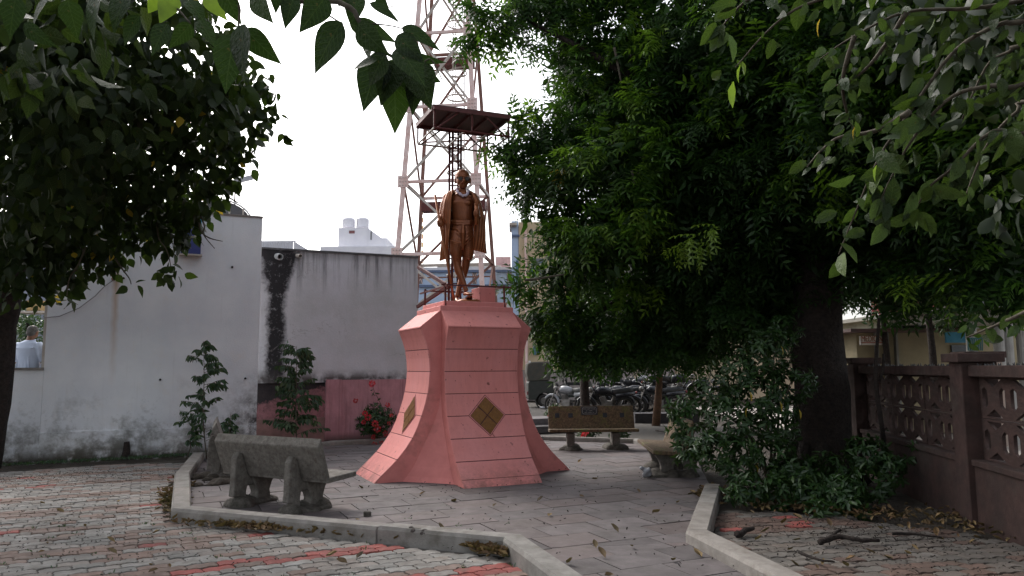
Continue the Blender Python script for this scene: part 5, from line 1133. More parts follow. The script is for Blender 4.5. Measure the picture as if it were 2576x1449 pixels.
for q in ((2063, 48, 4.3, .11, YELN), (1845, 205, 4.2, .15, LIME), (1862, 165, 4.2, .10, LIME), (1868, 155, 4.2, .08, LIME), (2205, 415, 4.4, .10, LIME), (2150, 320, 4.6, .08, YELN)):
    m4 = Matrix.Rotation(R.uniform(0, 6), 4, 'Z') @ Matrix.Rotation(1.2, 4, 'Y') @ Matrix.Scale(q[3], 4); m4.translation = A(q[0], q[1], q[2]) - wloc(t5)
    o = bpy.data.objects.new('leaf', mesh_of('leaf', LANC[0], LANC[1], q[4], True)); o.matrix_local = m4; o['label'] = 'yellow leaf' if q[4] == YELN else 'bright lime leaf'; link(o, t5)

# ---- shrubs and saplings
def rosettes(p, d, r, k=7, down=-.35):
    n = len(p); P = np.repeat(p, k, 0); a = np.tile(np.arange(k) * 2 * math.pi / k, n) + np.repeat(r.rand(n) * 6, k)
    o = np.repeat(d, k, 0); t1_ = np.cross(o, [0, 0, 1.0]); t1_ /= (np.linalg.norm(t1_, axis=1, keepdims=True) + 1e-6); t2_ = np.cross(o, t1_)
    dirs = t1_ * np.cos(a)[:, None] + t2_ * np.sin(a)[:, None] + o * .55 + [0, 0, down] + r.randn(n * k, 3) * .2
    ups = o + [0, 0, .5] + r.randn(n * k, 3) * .2
    return P + r.randn(n * k, 3) * .012, dirs, ups
shrub = thing('shrub', 'sprawling glossy dark green shrub in front of the thick neem trunk', 'shrub', (3.3, 10.0, 0))
BS = PB_([(1735, 1020, 9.6, .17), (1785, 985, 9.6, .24), (1850, 945, 9.7, .34), (1925, 885, 9.8, .36), (1965, 835, 10, .25), (1900, 1000, 9.6, .40), (1830, 1065, 9.4, .36), (1755, 1105, 9.2, .22), (1950, 1070, 9.5, .35), (1985, 960, 9.8, .33), (1850, 1150, 9, .30), (1950, 1165, 9, .30), (1715, 1045, 9.3, .14), (1702, 1085, 9.2, .11), (1688, 1030, 9.3, .09), (1712, 1128, 9.2, .11), (1735, 1160, 9.1, .14), (1790, 1130, 9, .25)])
r6 = np.random.RandomState(21); p, d = blobpts(BS, 780, r6, .6); P, D_, U_ = rosettes(p, d, r6); n = len(P)
pr_ = np.linalg.norm(P - [0, 0, CAMH], axis=1) + r6.rand(n) * .4
leaves(shrub, P, D_, U_, r6.uniform(.07, .12, n), LANC, SHR, 290, mat_ind=SHRi, priority=pr_)
for q in ((1900, 1000), (1830, 1070), (1950, 880), (1780, 1000), (1960, 1100), (1850, 1150), (1990, 960)):
    b = A(*q, 9.6); o = Vector((3.35, 10.0, 0)); branch(shrub, [o, o.lerp(b, .4) + Vector((.1, 0, .15)), o.lerp(b, .75) + Vector((0, 0, .1)), b], .022, .007, TWIG)
for q in ((1886, 985), (2010, 1030), (1962, 1010), (1820, 1105), (1880, 1025), (1905, 1165), (1965, 870)):
    m4 = Matrix.Rotation(R.uniform(0, 6), 4, 'Z') @ Matrix.Rotation(1.2, 4, 'Y') @ Matrix.Scale(.12, 4); m4.translation = A(*q, 9.15) - wloc(shrub); o = bpy.data.objects.new('leaf', mesh_of('leaf', LANC[0], LANC[1], YELN, True)); o.matrix_local = m4; o['label'] = 'yellow leaf'; link(o, shrub)
sh2 = thing('ground_cover', 'low dark leafy undergrowth spreading round the foot of the neem trunk', 'undergrowth', (3.7, 9.0, 0))
BS2 = PB_([(1880, 1225, 8.6, .18), (1960, 1240, 8.5, .2), (2040, 1240, 8.5, .24), (2120, 1240, 8.4, .24), (2190, 1215, 8.6, .24), (2060, 1285, 8.1, .13), (2150, 1280, 8.1, .13), (2240, 1180, 9, .2), (2080, 1195, 9, .3), (1990, 1200, 9, .3), (2180, 1140, 9.3, .25), (1850, 1240, 8.5, .12), (2290, 1140, 9.2, .13)])
p, d = blobpts(BS2, 560, r6, .5); P, D_, U_ = rosettes(p, d, r6); n = len(P); leaves(sh2, P, D_, U_, r6.uniform(.07, .12, n), LANC, SHR, 220, mat_ind=SHRi)

def sapling(name, label, base, height, lean, nb, bl, ls, mat_i, mat_s, cat='sapling', seed=1, tpl=LANC, stem=.012, per=12, hang=.8, lowest=.15, tops=.35):
    r = np.random.RandomState(seed); root = thing(name, label, cat, base); b = Vector(base); tip = b + Vector((lean, 0, height))
    branch(root, [b, b.lerp(tip, .35) + Vector((lean * .3, 0, 0)), b.lerp(tip, .7), tip], stem, .003, TWIG, 'stem', .03, 6)
    P = []; D_ = []; U_ = []
    for k in range(nb):
        t = lowest + (1 - lowest) * k / nb; c = b.lerp(tip, t); a = r.rand() * 6.28; L = bl * (1 - (1 - tops) * t) * r.uniform(.7, 1.15)
        e = c + Vector((math.cos(a) * L, math.sin(a) * L * .5, L * r.uniform(-.05, .45)))
        branch(root, [c, c.lerp(e, .5) + Vector((0, 0, L * .08)), e], .005, .002, TWIG, 'twig', 0, 5)
        for j in range(per):
            s = .15 + .85 * j / per; q = c.lerp(e, s) + Vector((0, 0, L * .08 * math.sin(math.pi * s))); P.append(tuple(q)); D_.append((math.cos(a) * .4 + r.randn() * .35, math.sin(a) * .3 + r.randn() * .35, -hang + r.randn() * .3)); U_.append((r.randn() * .5, -1, r.randn() * .5))
    n = len(P); leaves(root, np.array(P), np.array(D_), np.array(U_), r.uniform(ls * .6, ls * 1.2, n), tpl, mat_s, min(n, 240), mat_ind=mat_i); return root
sapling('sapling', 'slender sapling with drooping side sprays before the tall white wall', Vector((A(522, 1100, 13.3).x, 13.3, 0)), 2.06, -.14, 34, .62, .12, SAPi, SAP, seed=4, per=20)
sapling('sapling', 'bushy sapling in front of the black water stain on the grey wall', Vector((A(748, 1100, 14.6).x, 14.6, 0)), 2.0, -.06, 60, .72, .12, SAPi, SAP, seed=9, per=22)
sapling('leafy_bush', 'small leafy bush rising just behind the grey bench', Vector((A(578, 1100, 13.2).x, 13.2, 0)), .78, .0, 15, .32, .11, SAPi, SAP, 'bush', seed=6, per=16)
sapling('small_bush', 'low dark plant beside the foot of the slender sapling', Vector((A(470, 1100, 13.3).x, 13.3, 0)), .5, .1, 9, .42, .10, SAPi, SAP, 'bush', seed=16, per=16, lowest=.5)
sapling('dry_stalk', 'thin bare dry stalk standing at the foot of the white wall', G(314, 1148), .98, .02, 9, .16, .03, DRYLi, DRYL, 'stalk', seed=5, per=3, stem=.016)
sapling('sapling', 'young dark sapling between the neem trunk and the jali fence', G(2235, 1180), .62, .05, 12, .34, .12, SHRi, SHR, seed=22, per=9, stem=.03)
pole2 = thing('bare_stem', 'thin dark bare stem rising in front of the jali fence', 'stem', G(2225, 1190)); branch(pole2, [G(2225, 1195), A(2222, 1100, 9.4), A(2205, 980, 9.4), A(2205, 890, 9.4), A(2212, 800, 9.4)], .035, .018, BARK, 'stem'); branch(pole2, [A(2212, 960, 9.4), A(2222, 925, 9.4), A(2222, 890, 9.4)], .02, .014, BARK, 'side_shoot')
stump = thing('stump', 'dark square concrete stub against the white wall foot', 'stub', G(178, 1150)); MB().box(G(178, 1150) + Vector((0, 0, .12)), (.26, .2, .34), T2, BACK).build('stub_block', basic('dark_stub', (.05, .04, .035), None, 9), stump, bevel=.02)
log = thing('log', 'short broken log standing at the base of the dry stalk', 'log', G(316, 1150)); MB().tube([G(316, 1150), G(316, 1150) + UP * .12 + T2 * .02, G(316, 1150) + UP * .27], [.07, .06, .045], 8, rough=.2).build('wood', BARK, log)
# ixora with red flower heads
RED = leafmat('red_petal', [(.55, .02, .03), (.65, .05, .06), (.60, .03, .09)], .5, .25, (.7, .05, .05)); 
def ixora(name, label, base, hgt, rad, nh, seed, lsz=.09, heads=()):
    r = np.random.RandomState(seed); root = thing(name, label, 'flowering shrub', base); b = Vector(base); c = b + Vector((0, 0, hgt * .42)); bl = [(c, rad), (c + Vector((rad * .5, 0, rad * .3)), rad * .7), (c + Vector((-rad * .6, 0, -.05)), rad * .6), (c + Vector((0, 0, rad * .7)), rad * .5)]
    p, d = blobpts(bl, int(150 * (rad / .3) ** 2), r, .55); P, D_, U_ = rosettes(p, d, r, 6, -.1); n = len(P); leaves(root, P, D_, U_, r.uniform(lsz * .7, lsz * 1.2, n), LANC, SHR, min(200, n), mat_ind=SHRi)
    for k in range(6):
        e = c + Vector((r.uniform(-rad, rad), r.uniform(-.1, .1), r.uniform(0, rad))); branch(root, [b, b.lerp(e, .5), e], .012, .005, TWIG, 'stem', 0, 5)
    for (x, y, D, s) in heads:
        q = np.array(A(x, y, D)); m = 46; dd = r.randn(m, 3); dd /= np.linalg.norm(dd, axis=1, keepdims=True); dd[:, 1] -= .3
        v, f = scatter(*PET, q + dd * s * .55, frames(dd, r.randn(m, 3)), np.full(m, s * .75)); fast('flower_head', v, f, RED, root)
    return root
ib = G(945, 1112) + Vector((0, -.15, 0)); iY = ib.y - .3
ix = ixora('flowering_shrub', 'ixora shrub with round red flower heads by the pink wall', ib, 1.0, .36, 8, 31, heads=[(936, 965, iY, .06), (895, 1008, iY, .045), (975, 1018, iY, .045), (926, 1050, iY - .1, .06), (944, 1066, iY - .1, .06), (950, 1080, iY - .1, .065), (918, 1040, iY - .1, .05), (970, 1090, iY, .05), (940, 1100, iY, .045), (942, 1118, iY, .05), (960, 1115, iY, .045), (915, 1062, iY, .04), (978, 1065, iY, .035), (985, 1045, iY, .035)])
branch(ix, [A(968, 1040, iY), A(955, 1010, iY), A(942, 985, iY), A(937, 968, iY)], .008, .004, TWIG, 'stem', 0, 5)
P = np.array([tuple(A(*q, iY)) for q in ((940, 985), (945, 995), (936, 978), (950, 1008), (944, 988), (938, 980))]); leaves(ix, P, r6.randn(6, 3) + [0, 0, .2], r6.randn(6, 3), np.full(6, .12), LANC, SHR, 6, mat_ind=SHRi)
f1 = A(1485, 1095, 16.6); ixora('flowering_shrub', 'low plant with red blooms seen under the plaque bench', (f1.x, f1.y, 0), .42, .24, 3, 33, heads=[(1477, 1083, 16.2, .06), (1470, 1092, 16.2, .05), (1468, 1098, 16.2, .05)])
f2 = A(1395, 1052, 20); ixora('flowering_shrub', 'small plant with orange red blooms left of the plaque bench', (f2.x, f2.y, .15), .45, .22, 3, 34, heads=[(1384, 1046, 19.6, .06), (1379, 1052, 19.6, .05)])
f3 = A(1560, 1095, 16.4); ixora('leafy_plant', 'dark leafy plant without blooms behind the legs of the plaque bench', (f3.x, f3.y, 0), .4, .22, 0, 35)
# low weeds
def weeds(name, label, pts, n, s, mat, kind='stuff', seed=2):
    r = np.random.RandomState(seed); P = []
    for _ in range(n):
        q = pts[r.randint(len(pts))]; P.append((q[0] + r.randn() * q[2], q[1] + r.randn() * q[2], .0))
    p = np.array(P); a = r.rand(n) * 6.28; d = np.stack([np.cos(a), np.sin(a), r.uniform(.3, 1.6, n)], 1); V, F = scatter(*LANC, p, frames(d, r.randn(n, 3)), r.uniform(s * .5, s, n)); o = fast(name, V, F, mat, None, kind); tag(o, label, 'weeds'); return o
def line_pts(a, b, n, s): return [(a[0] + (b[0] - a[0]) * k / n, a[1] + (b[1] - a[1]) * k / n, s) for k in range(n)]
wl = line_pts(G(20, 1170), G(520, 1143), 30, .10) + line_pts(G(820, 1118), G(1010, 1110), 12, .07)
weeds('weeds', 'fine weeds growing along the foot of the walls', wl, 1500, .06, SAP)
weeds('weeds', 'tiny weeds in the joints of the pavement', [(R.uniform(-5, 0), R.uniform(4.5, 8), .02) for _ in range(60)], 420, .035, SAP, seed=4)
# ================================================================== JALI FENCE (right)
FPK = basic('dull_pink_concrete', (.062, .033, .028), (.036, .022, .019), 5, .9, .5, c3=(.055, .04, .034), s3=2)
FA = Vector((5.60, 13.1, 0)); FB = Vector((4.05, 3.6, 0)); fd = (FB - FA).normalized(); fn = Vector((fd.y, -fd.x, 0)); 
if fn.x > 0: fn = -fn
def fpx(px):
    q = onplane(px, 1000, FA, fn); return (q - FA).dot(fd)
fen = thing('jali_fence', 'dull pink concrete fence with pierced jali panels and square posts', 'fence', FA)
posts = [fpx(2174), fpx(2452)]; 
step = posts[1] - posts[0]; allp = [posts[0] - step, posts[0], posts[1], posts[1] + step]
print('fence posts', allp)
def jali():
    cu = bpy.data.curves.new('jali_block', 'CURVE'); cu.dimensions = '2D'; cu.fill_mode = 'BOTH'; cu.extrude = .016
    def loop(P):
        s = cu.splines.new('POLY'); s.points.add(len(P) - 1)
        for i, (x, y) in enumerate(P): s.points[i].co = (x, y, 0, 1)
        s.use_cyclic_u = True
    loop([(0, 0), (1, 0), (1, 1), (0, 1)])
    for cx in (0, .5):
        loop([(cx + .10, .95), (cx + .25, .76), (cx + .40, .95)]); loop([(cx + .10, .05), (cx + .40, .05), (cx + .25, .24)])
        loop([(cx + .045, .30), (cx + .10, .24), (cx + .145, .34), (cx + .145, .66), (cx + .10, .76), (cx + .045, .70)]); loop([(cx + .355, .34), (cx + .40, .24), (cx + .455, .30), (cx + .455, .70), (cx + .40, .76), (cx + .355, .66)])
    o = bpy.data.objects.new('tmp', cu); sc.collection.objects.link(o); dg = bpy.context.evaluated_depsgraph_get(); dg.update()
    me = bpy.data.meshes.new_from_object(o.evaluated_get(dg)); bpy.data.objects.remove(o); me.materials.clear(); me.materials.append(FPK); me.name = 'jali_block'; return me
JM = jali()
for k, s in enumerate(allp):
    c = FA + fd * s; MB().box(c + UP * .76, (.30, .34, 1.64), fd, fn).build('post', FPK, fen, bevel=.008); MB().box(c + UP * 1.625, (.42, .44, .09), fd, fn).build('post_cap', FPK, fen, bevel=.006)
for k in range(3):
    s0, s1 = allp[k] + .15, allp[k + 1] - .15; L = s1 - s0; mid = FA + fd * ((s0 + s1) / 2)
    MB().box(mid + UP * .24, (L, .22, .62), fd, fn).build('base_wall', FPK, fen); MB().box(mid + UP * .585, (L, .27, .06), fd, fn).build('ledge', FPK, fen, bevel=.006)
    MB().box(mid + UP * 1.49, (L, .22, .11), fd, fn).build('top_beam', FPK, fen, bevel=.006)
    nb = 3; bw_ = L / nb; bh = (1.435 - .615) / 2
    for i in range(nb):
        for j in range(2):
            o = bpy.data.objects.new('jali_block', JM); m4 = Matrix((fd * (bw_ * .985), UP * (bh * .985), fd.cross(UP))).transposed().to_4x4(); m4.translation = FA + fd * (s0 + i * bw_ + bw_ * .007) + UP * (.615 + j * bh + .003) - wloc(fen); o.matrix_local = m4; link(o, fen)
    sp_k = MB()
    for q in range(int(L / .05)): sp_k.lathe([(.012, 0), (.001, R.uniform(.015, .04))], FA + fd * (s0 + .05 * q + R.uniform(0, .03)) + UP * 1.544 + fn * R.uniform(-.06, .06), UP + Vector((R.gauss(0, .3), R.gauss(0, .3), 0)), 4)
    sp_k.build('glass_shards', BLACK, fen, kind='stuff')
# ================================================================== veranda building at right, sign board
vb = thing('veranda_building', 'cream single storey building with round columns and a flat eave beyond the jali fence', 'building', (8.5, 17.5, 0))
CRM2 = basic('yellowed_wall', (.30, .25, .15), (.22, .19, .12), 1.2, .9, .2)
Yv = 17.5
boxb(MB(), 2160, 2600, 826, 1100, Yv, 4, foot=0).build('wall', CRM2, vb); boxb(MB(), 2140, 2420, 826, 834, Yv - .6, 4).build('roof_edge', SHEET, vb)
boxb(MB(), 2420, 2760, 775, 800, Yv - 3, 6).build('eave', basic('eave_concrete', (.30, .29, .24), (.2, .19, .16), 2), vb); boxb(MB(), 2408, 2760, 762, 774, Yv - 3.3, 6.4).build('eave_lip', basic('eave_lip_grey', (.24, .23, .2), None, 3), vb)
for px in (2208, 2235, 2258): boxb(MB(), px, px + 5, 834, 1000, Yv - .15, .12, foot=0).build('pipe', basic('dull_pipe', (.22, .22, .2), None, 3), vb)
for px in (2440, 2508, 2530, 2566):
    q = A(px, 800, Yv - 2.6); MB().lathe([(.10, 0), (.10, q.z)], (q.x, q.y, 0), UP, 14).build('column', basic('white_column', (.36, .35, .33), None, 3), vb)
boxb(MB(), 2395, 2440, 868, 905, Yv - .05, .04).build('window', GLASS, vb); boxb(MB(), 2380, 2440, 835, 862, Yv - .8, .05).build('blue_awning', basic('blue_tarp', (.06, .25, .38), None, 2), vb)
rw = MB(); 
for k in range(8): rw.bar(A(2436 + k * 5, 882, Yv - 2.9), A(2436 + k * 5, 852, Yv - 2.9), .02)
rw.bar(A(2434, 852, Yv - 2.9), A(2475, 850, Yv - 2.9), .03); rw.build('balcony_rail', basic('teal_rail', (.04, .12, .12), None, 3), vb)
boxb(MB(), 2428, 2532, 884, 900, Yv - 3.1, .5).build('parapet', FPK, vb); boxb(MB(), 2440, 2524, 900, 1000, Yv - 3.0, .3, foot=0).build('pier', basic('pinkish_pier', (.38, .29, .24), None, 3), vb)
a = A(2164, 868, Yv - .4); b = A(2232, 845, Yv - .4)
sb_ = thing('sign_board', 'white shop sign board reading MEDICINES in brown capitals', 'sign', a)
MB().box((a + b) / 2, (b.x - a.x, .06, b.z - a.z)).build('board', basic('sign_white', (.58, .55, .50), None, 5), sb_)
tcu = bpy.data.curves.new('t', 'FONT'); tcu.body = 'MEDICINES'; tcu.size = .19; tcu.extrude = .004; to = bpy.data.objects.new('t', tcu); sc.collection.objects.link(to); dg = bpy.context.evaluated_depsgraph_get(); dg.update()
tm = bpy.data.meshes.new_from_object(to.evaluated_get(dg)); bpy.data.objects.remove(to); tm.name = 'lettering'; xs = [v.co.x for v in tm.vertices]; wd_ = max(xs); tm.materials.clear(); tm.materials.append(basic('brown_letter', (.30, .10, .04), None, 5))
k_ = (b.x - a.x) * .96 / wd_
for v in tm.vertices: v.co = Vector((v.co.x * k_ + (b.x - a.x) * .02, -.036 - v.co.z, v.co.y + (b.z - a.z) * .38))
lo3 = bpy.data.objects.new('lettering', tm); link(lo3, sb_)
boxb(MB(), 2166, 2230, 861, 863, Yv - .44, .01).build('underline', basic('red_line', (.4, .08, .05), None, 5), sb_)
pk = boxb(MB(), 2310, 2352, 640, 838, 30, 4, foot=0).build('red_building', basic('brick_red_render', (.40, .09, .10), None, 1)); tag(pk, 'narrow red building seen through gaps in the neem leaves', 'building')
pb = boxb(MB(), 2352, 2700, 585, 838, 33, 4, foot=0).build('pale_building', basic('very_pale_render', (.6, .63, .68), None, 1)); tag(pb, 'pale bluish building seen through leaf gaps above the veranda', 'building')
# bits behind the opening at the left
lb = boxb(MB(), -260, 125, 640, 1000, 22, 5, foot=0).build('grey_building', basic('bluish_grey_render', (.26, .28, .34), None, .6)); tag(lb, 'bluish grey building behind the man', 'building')
bx = thing('cardboard_box', 'plain tan box on the shelf above the head of the man', 'box', A(83, 782, 16.0)); boxb(MB(), 67, 101, 757, 781, 16.0, .25).build('box_body', basic('tan_card', (.42, .29, .13), None, 5), bx); boxb(MB(), 66.5, 101.5, 755.5, 757.5, 15.98, .3).build('lid_flap', basic('tan_card_lid', (.36, .25, .12), None, 5), bx)
shf = boxb(MB(), 40, 125, 782, 787, 15.9, .5).build('shelf', GREYSTEEL); tag(shf, 'thin dark shelf carrying the tan box', 'shelf')
# ================================================================== MAN seen from behind
SKIN = basic('brown_skin', (.20, .095, .055), (.17, .08, .045), 9, .55, .05); SHIRT = basic('pale_blue_shirt', (.50, .56, .68), (.44, .50, .63), 3, .85, .25, bs=25); HAIR = basic('greying_hair', (.06, .055, .05), (.13, .12, .11), 60, .8, .5, bs=90); TROU = basic('dark_trousers', (.03, .035, .05), None, 5, .9)
man = thing('person', 'man in a pale blue shirt seen from behind above the low wall', 'person', (0, 0, 0)); m = MB()
def tb(pts, rad, seg=14): m.tube(pts, rad, seg, up=Vector((0, 1, 0)))
m.ball((0.03, .03, 1.60), (.078, .095, .105), 18, 12); m.ball((.03, .07, 1.54), (.055, .06, .06)); tb([(0, 0, 1.40), (.02, .01, 1.52)], [.062, .056])
for s in (-1, 1): m.ball((.03 + s * .080, .03, 1.575), (.014, .022, .032))
m.ball((.03, .135, 1.57), (.014, .022, .02)); m.ball((.03, .10, 1.60), (.06, .04, .03))
m.tube([(0, 0, .88), (0, 0, 1.0), (0, 0, 1.15), (0, -.01, 1.30), (0, 0, 1.38), (0, .01, 1.44)], [(.16, .11), (.155, .11), (.165, .115), (.19, .11), (.175, .09), (.07, .06)], 20, up=Vector((0, 1, 0)))
for s in (-1, 1):
    tb([(s * .18, 0, 1.37), (s * .235, -.01, 1.2), (s * .255, .03, 1.08), (s * .20, .20, 1.02), (s * .14, .30, 1.04)], [.058, .05, .042, .036, .026])
    hx = Vector((s * .13, .33, 1.045)); m.ball(hx, (.035, .045, .018)); 
    for k in range(4): m.tube([hx + Vector((s * (.022 - k * .015), .03, 0)), hx + Vector((s * (.022 - k * .016), .075, -.008)), hx + Vector((s * (.02 - k * .015), .10 - .008 * abs(k - 1), -.028))], [.010, .009, .008], 6)
    m.tube([hx + Vector((-s * .03, 0, 0)), hx + Vector((-s * .058, .03, 0)), hx + Vector((-s * .066, .055, -.012))], [.012, .011, .009], 6)
    tb([(s * .085, 0, .92), (s * .10, 0, .70), (s * .10, .01, .48), (s * .10, -.01, .28), (s * .10, -.02, .06)], [.088, .078, .058, .052, .040]); tb([(s * .10, -.04, .035), (s * .10, .06, .035), (s * .11, .17, .022)], [.036, .038, .024])
remeshed(m, 'body', SKIN, man, .011, 2)
c_ = MB(); c_.tube([(0, 0, .80), (0, 0, .95), (0, 0, 1.15), (0, -.012, 1.30), (0, 0, 1.385), (0, .01, 1.43)], [(.20, .145), (.19, .138), (.192, .14), (.212, .132), (.195, .105), (.085, .075)], 26, up=Vector((0, 1, 0)))
for s in (-1, 1): c_.tube([(s * .165, 0, 1.375), (s * .21, 0, 1.32), (s * .25, -.01, 1.2), (s * .27, .03, 1.08)], [.068, .075, .068, .064], 14, up=Vector((0, 1, 0)))
for k in range(5): c_.tube([(-.14 + k * .07, -.128 - .004 * (k % 2), .84), (-.12 + k * .06, -.135, 1.0), (-.10 + k * .05, -.128, 1.16)], [.012, .009, .004], 6)
c_.torus((.01, .0, 1.435), .072, .020, Vector((0, -.25, 1)), 22, 8); c_.tube([(-.17, -.115, 1.31), (0, -.135, 1.295), (.17, -.115, 1.31)], .006, 6)
remeshed(c_, 'shirt', SHIRT, man, .011, 1)
h_ = MB(); h_.ball((.03, .022, 1.612), (.086, .098, .104), 20, 14); h_.ball((.03, -.03, 1.57), (.074, .055, .062), 16, 10); hh_ = remeshed(h_, 'hair', HAIR, man, .011, 1)
for v in hh_.data.vertices:
    if v.co.y > .075: v.co.y = .075 + (v.co.y - .075) * .1
    if v.co.z > 1.69 : v.co.z = 1.69 + (v.co.z - 1.69) * .35
tr_ = MB(); 
for s in (-1, 1): tr_.tube([(s * .085, 0, .95), (s * .10, 0, .70), (s * .10, .01, .48), (s * .10, -.01, .28), (s * .10, -.02, .07)], [.108, .095, .078, .07, .066], 14, up=Vector((0, 1, 0)))
remeshed(tr_, 'trousers', TROU, man, .014, 1)
mp_ = A(70, 925, 13.35); man.location = (mp_.x, 13.35, .62); man.rotation_euler = (0, 0, math.radians(-6)); man.scale = (1.02,) * 3
# ================================================================== AUTO RICKSHAW (three wheeler), side on, front to the right
RKB = basic('dark_green_black_paint', (.022, .028, .022), (.035, .034, .030), 6, .55, .1); HOOD = basic('worn_canvas', (.040, .042, .036), (.075, .065, .05), 5, .85, .5); RIM = basic('dull_rim', (.16, .15, .14), (.08, .07, .06), 9, .6)
rk = thing('auto_rickshaw', 'dark three wheeled auto rickshaw with canvas hood parked beyond the pedestal', 'auto rickshaw', (0, 0, 0)); X = Vector((1, 0, 0)); Y = Vector((0, 1, 0)); Wd = 1.3
def wheel(parent, c, r, w_, name='wheel', axis=Y):
    L = wloc(parent); wh = MB().torus(c, r - w_ * .5, w_ * .5, axis, 24, 8).build('tyre', RUBBER, parent, smooth=True)
    MB().lathe([(r * .62, -w_ * .3), (r * .62, w_ * .3), (r * .5, w_ * .22), (r * .2, w_ * .32), (r * .1, w_ * .45), (0.01, w_ * .45)], c, axis, 18).build('rim', RIM, wh); return wh
body = [(-.05, .32), (-.05, .95), (.02, 1.02), (.75, 1.02), (1.0, .98), (1.06, .80), (.98, .72), (1.10, .42), (1.55, .38), (1.55, .30), (.92, .30), (.86, .44), (.74, .54), (.56, .56), (.40, .50), (.30, .38), (.26, .28), (.0, .28)]
MB().prism(body, Vector((0, -Wd / 2, 0)), X, UP, Y * Wd).build('body', RKB, rk, bevel=.02)
hood = [(-.03, 1.0), (-.10, 1.35), (-.06, 1.72), (.10, 1.78), (.75, 1.80), (.98, 1.74), (.80, 1.03)]
MB().prism(hood, Vector((0, -Wd / 2 - .01, 0)), X, UP, Y * (Wd + .02)).build('canvas_hood', HOOD, rk, bevel=.04)
MB().prism([(.92, 1.70), (2.15, 1.66), (2.2, 1.60), (2.16, 1.56), (.92, 1.62)], Vector((0, -Wd / 2 + .04, 0)), X, UP, Y * (Wd - .08)).build('roof', HOOD, rk)
for yy in (-.56, .56):
    for x0, z0, x1, z1 in ((1.52, .4, 1.48, 1.62), (1.62, .4, 1.30, 1.64), (2.16, 1.0, 2.12, 1.62), (2.30, .5, 2.16, 1.0)): MB().tube([(x0, yy, z0), (x1, yy, z1)], .018, 7).build('frame_post', BLACK, rk)
MB().box((1.78, 0, .90), (.60, .8, .12)).build('driver_seat', BLACK, rk, bevel=.02); MB().box((1.55, 0, .60), (.16, .8, .5)).build('seat_box', RKB, rk)
MB().prism([(2.1, .38), (2.42, .45), (2.48, .7), (2.3, 1.02), (2.14, 1.0), (2.22, .6), (1.5, .44), (1.5, .36)], Vector((0, -.42, 0)), X, UP, Y * .84).build('front_apron', RKB, rk, bevel=.02)
wheel(rk, Vector((.58, -.58, .25)), .255, .13); wheel(rk, Vector((.58, .58, .25)), .255, .13); wheel(rk, Vector((2.28, 0, .25)), .24, .11)
MB().torus((.58, -.62, .26), .33, .03, Y, 18, 6, math.pi, sx=X).build('wheel_arch', RKB, rk); MB().box((-.07, -.5, .55), (.04, .2, .12)).build('tail_lamp', basic('tail_red', (.15, .02, .02), None, 4, .3), rk); MB().tube([(-.14, -.6, .34), (-.14, .6, .34)], .025, 8).build('rear_bumper', GREYSTEEL, rk)
MB().ball((1.08, -.72, .86), (.07, .05, .08)).build('mirror', BLACK, rk); MB().tube([(.02, -.55, 1.76), (.02, -.55, 1.83)], .04, 8).build('roof_lamp', basic('lamp_white', (.6, .6, .6), None, 3), rk)
r0 = G(1378, 1024); rk.location = (r0.x - .75, r0.y + .6, 0); rk.rotation_euler = (0, 0, math.radians(3)); rk.scale = (1.0,) * 3
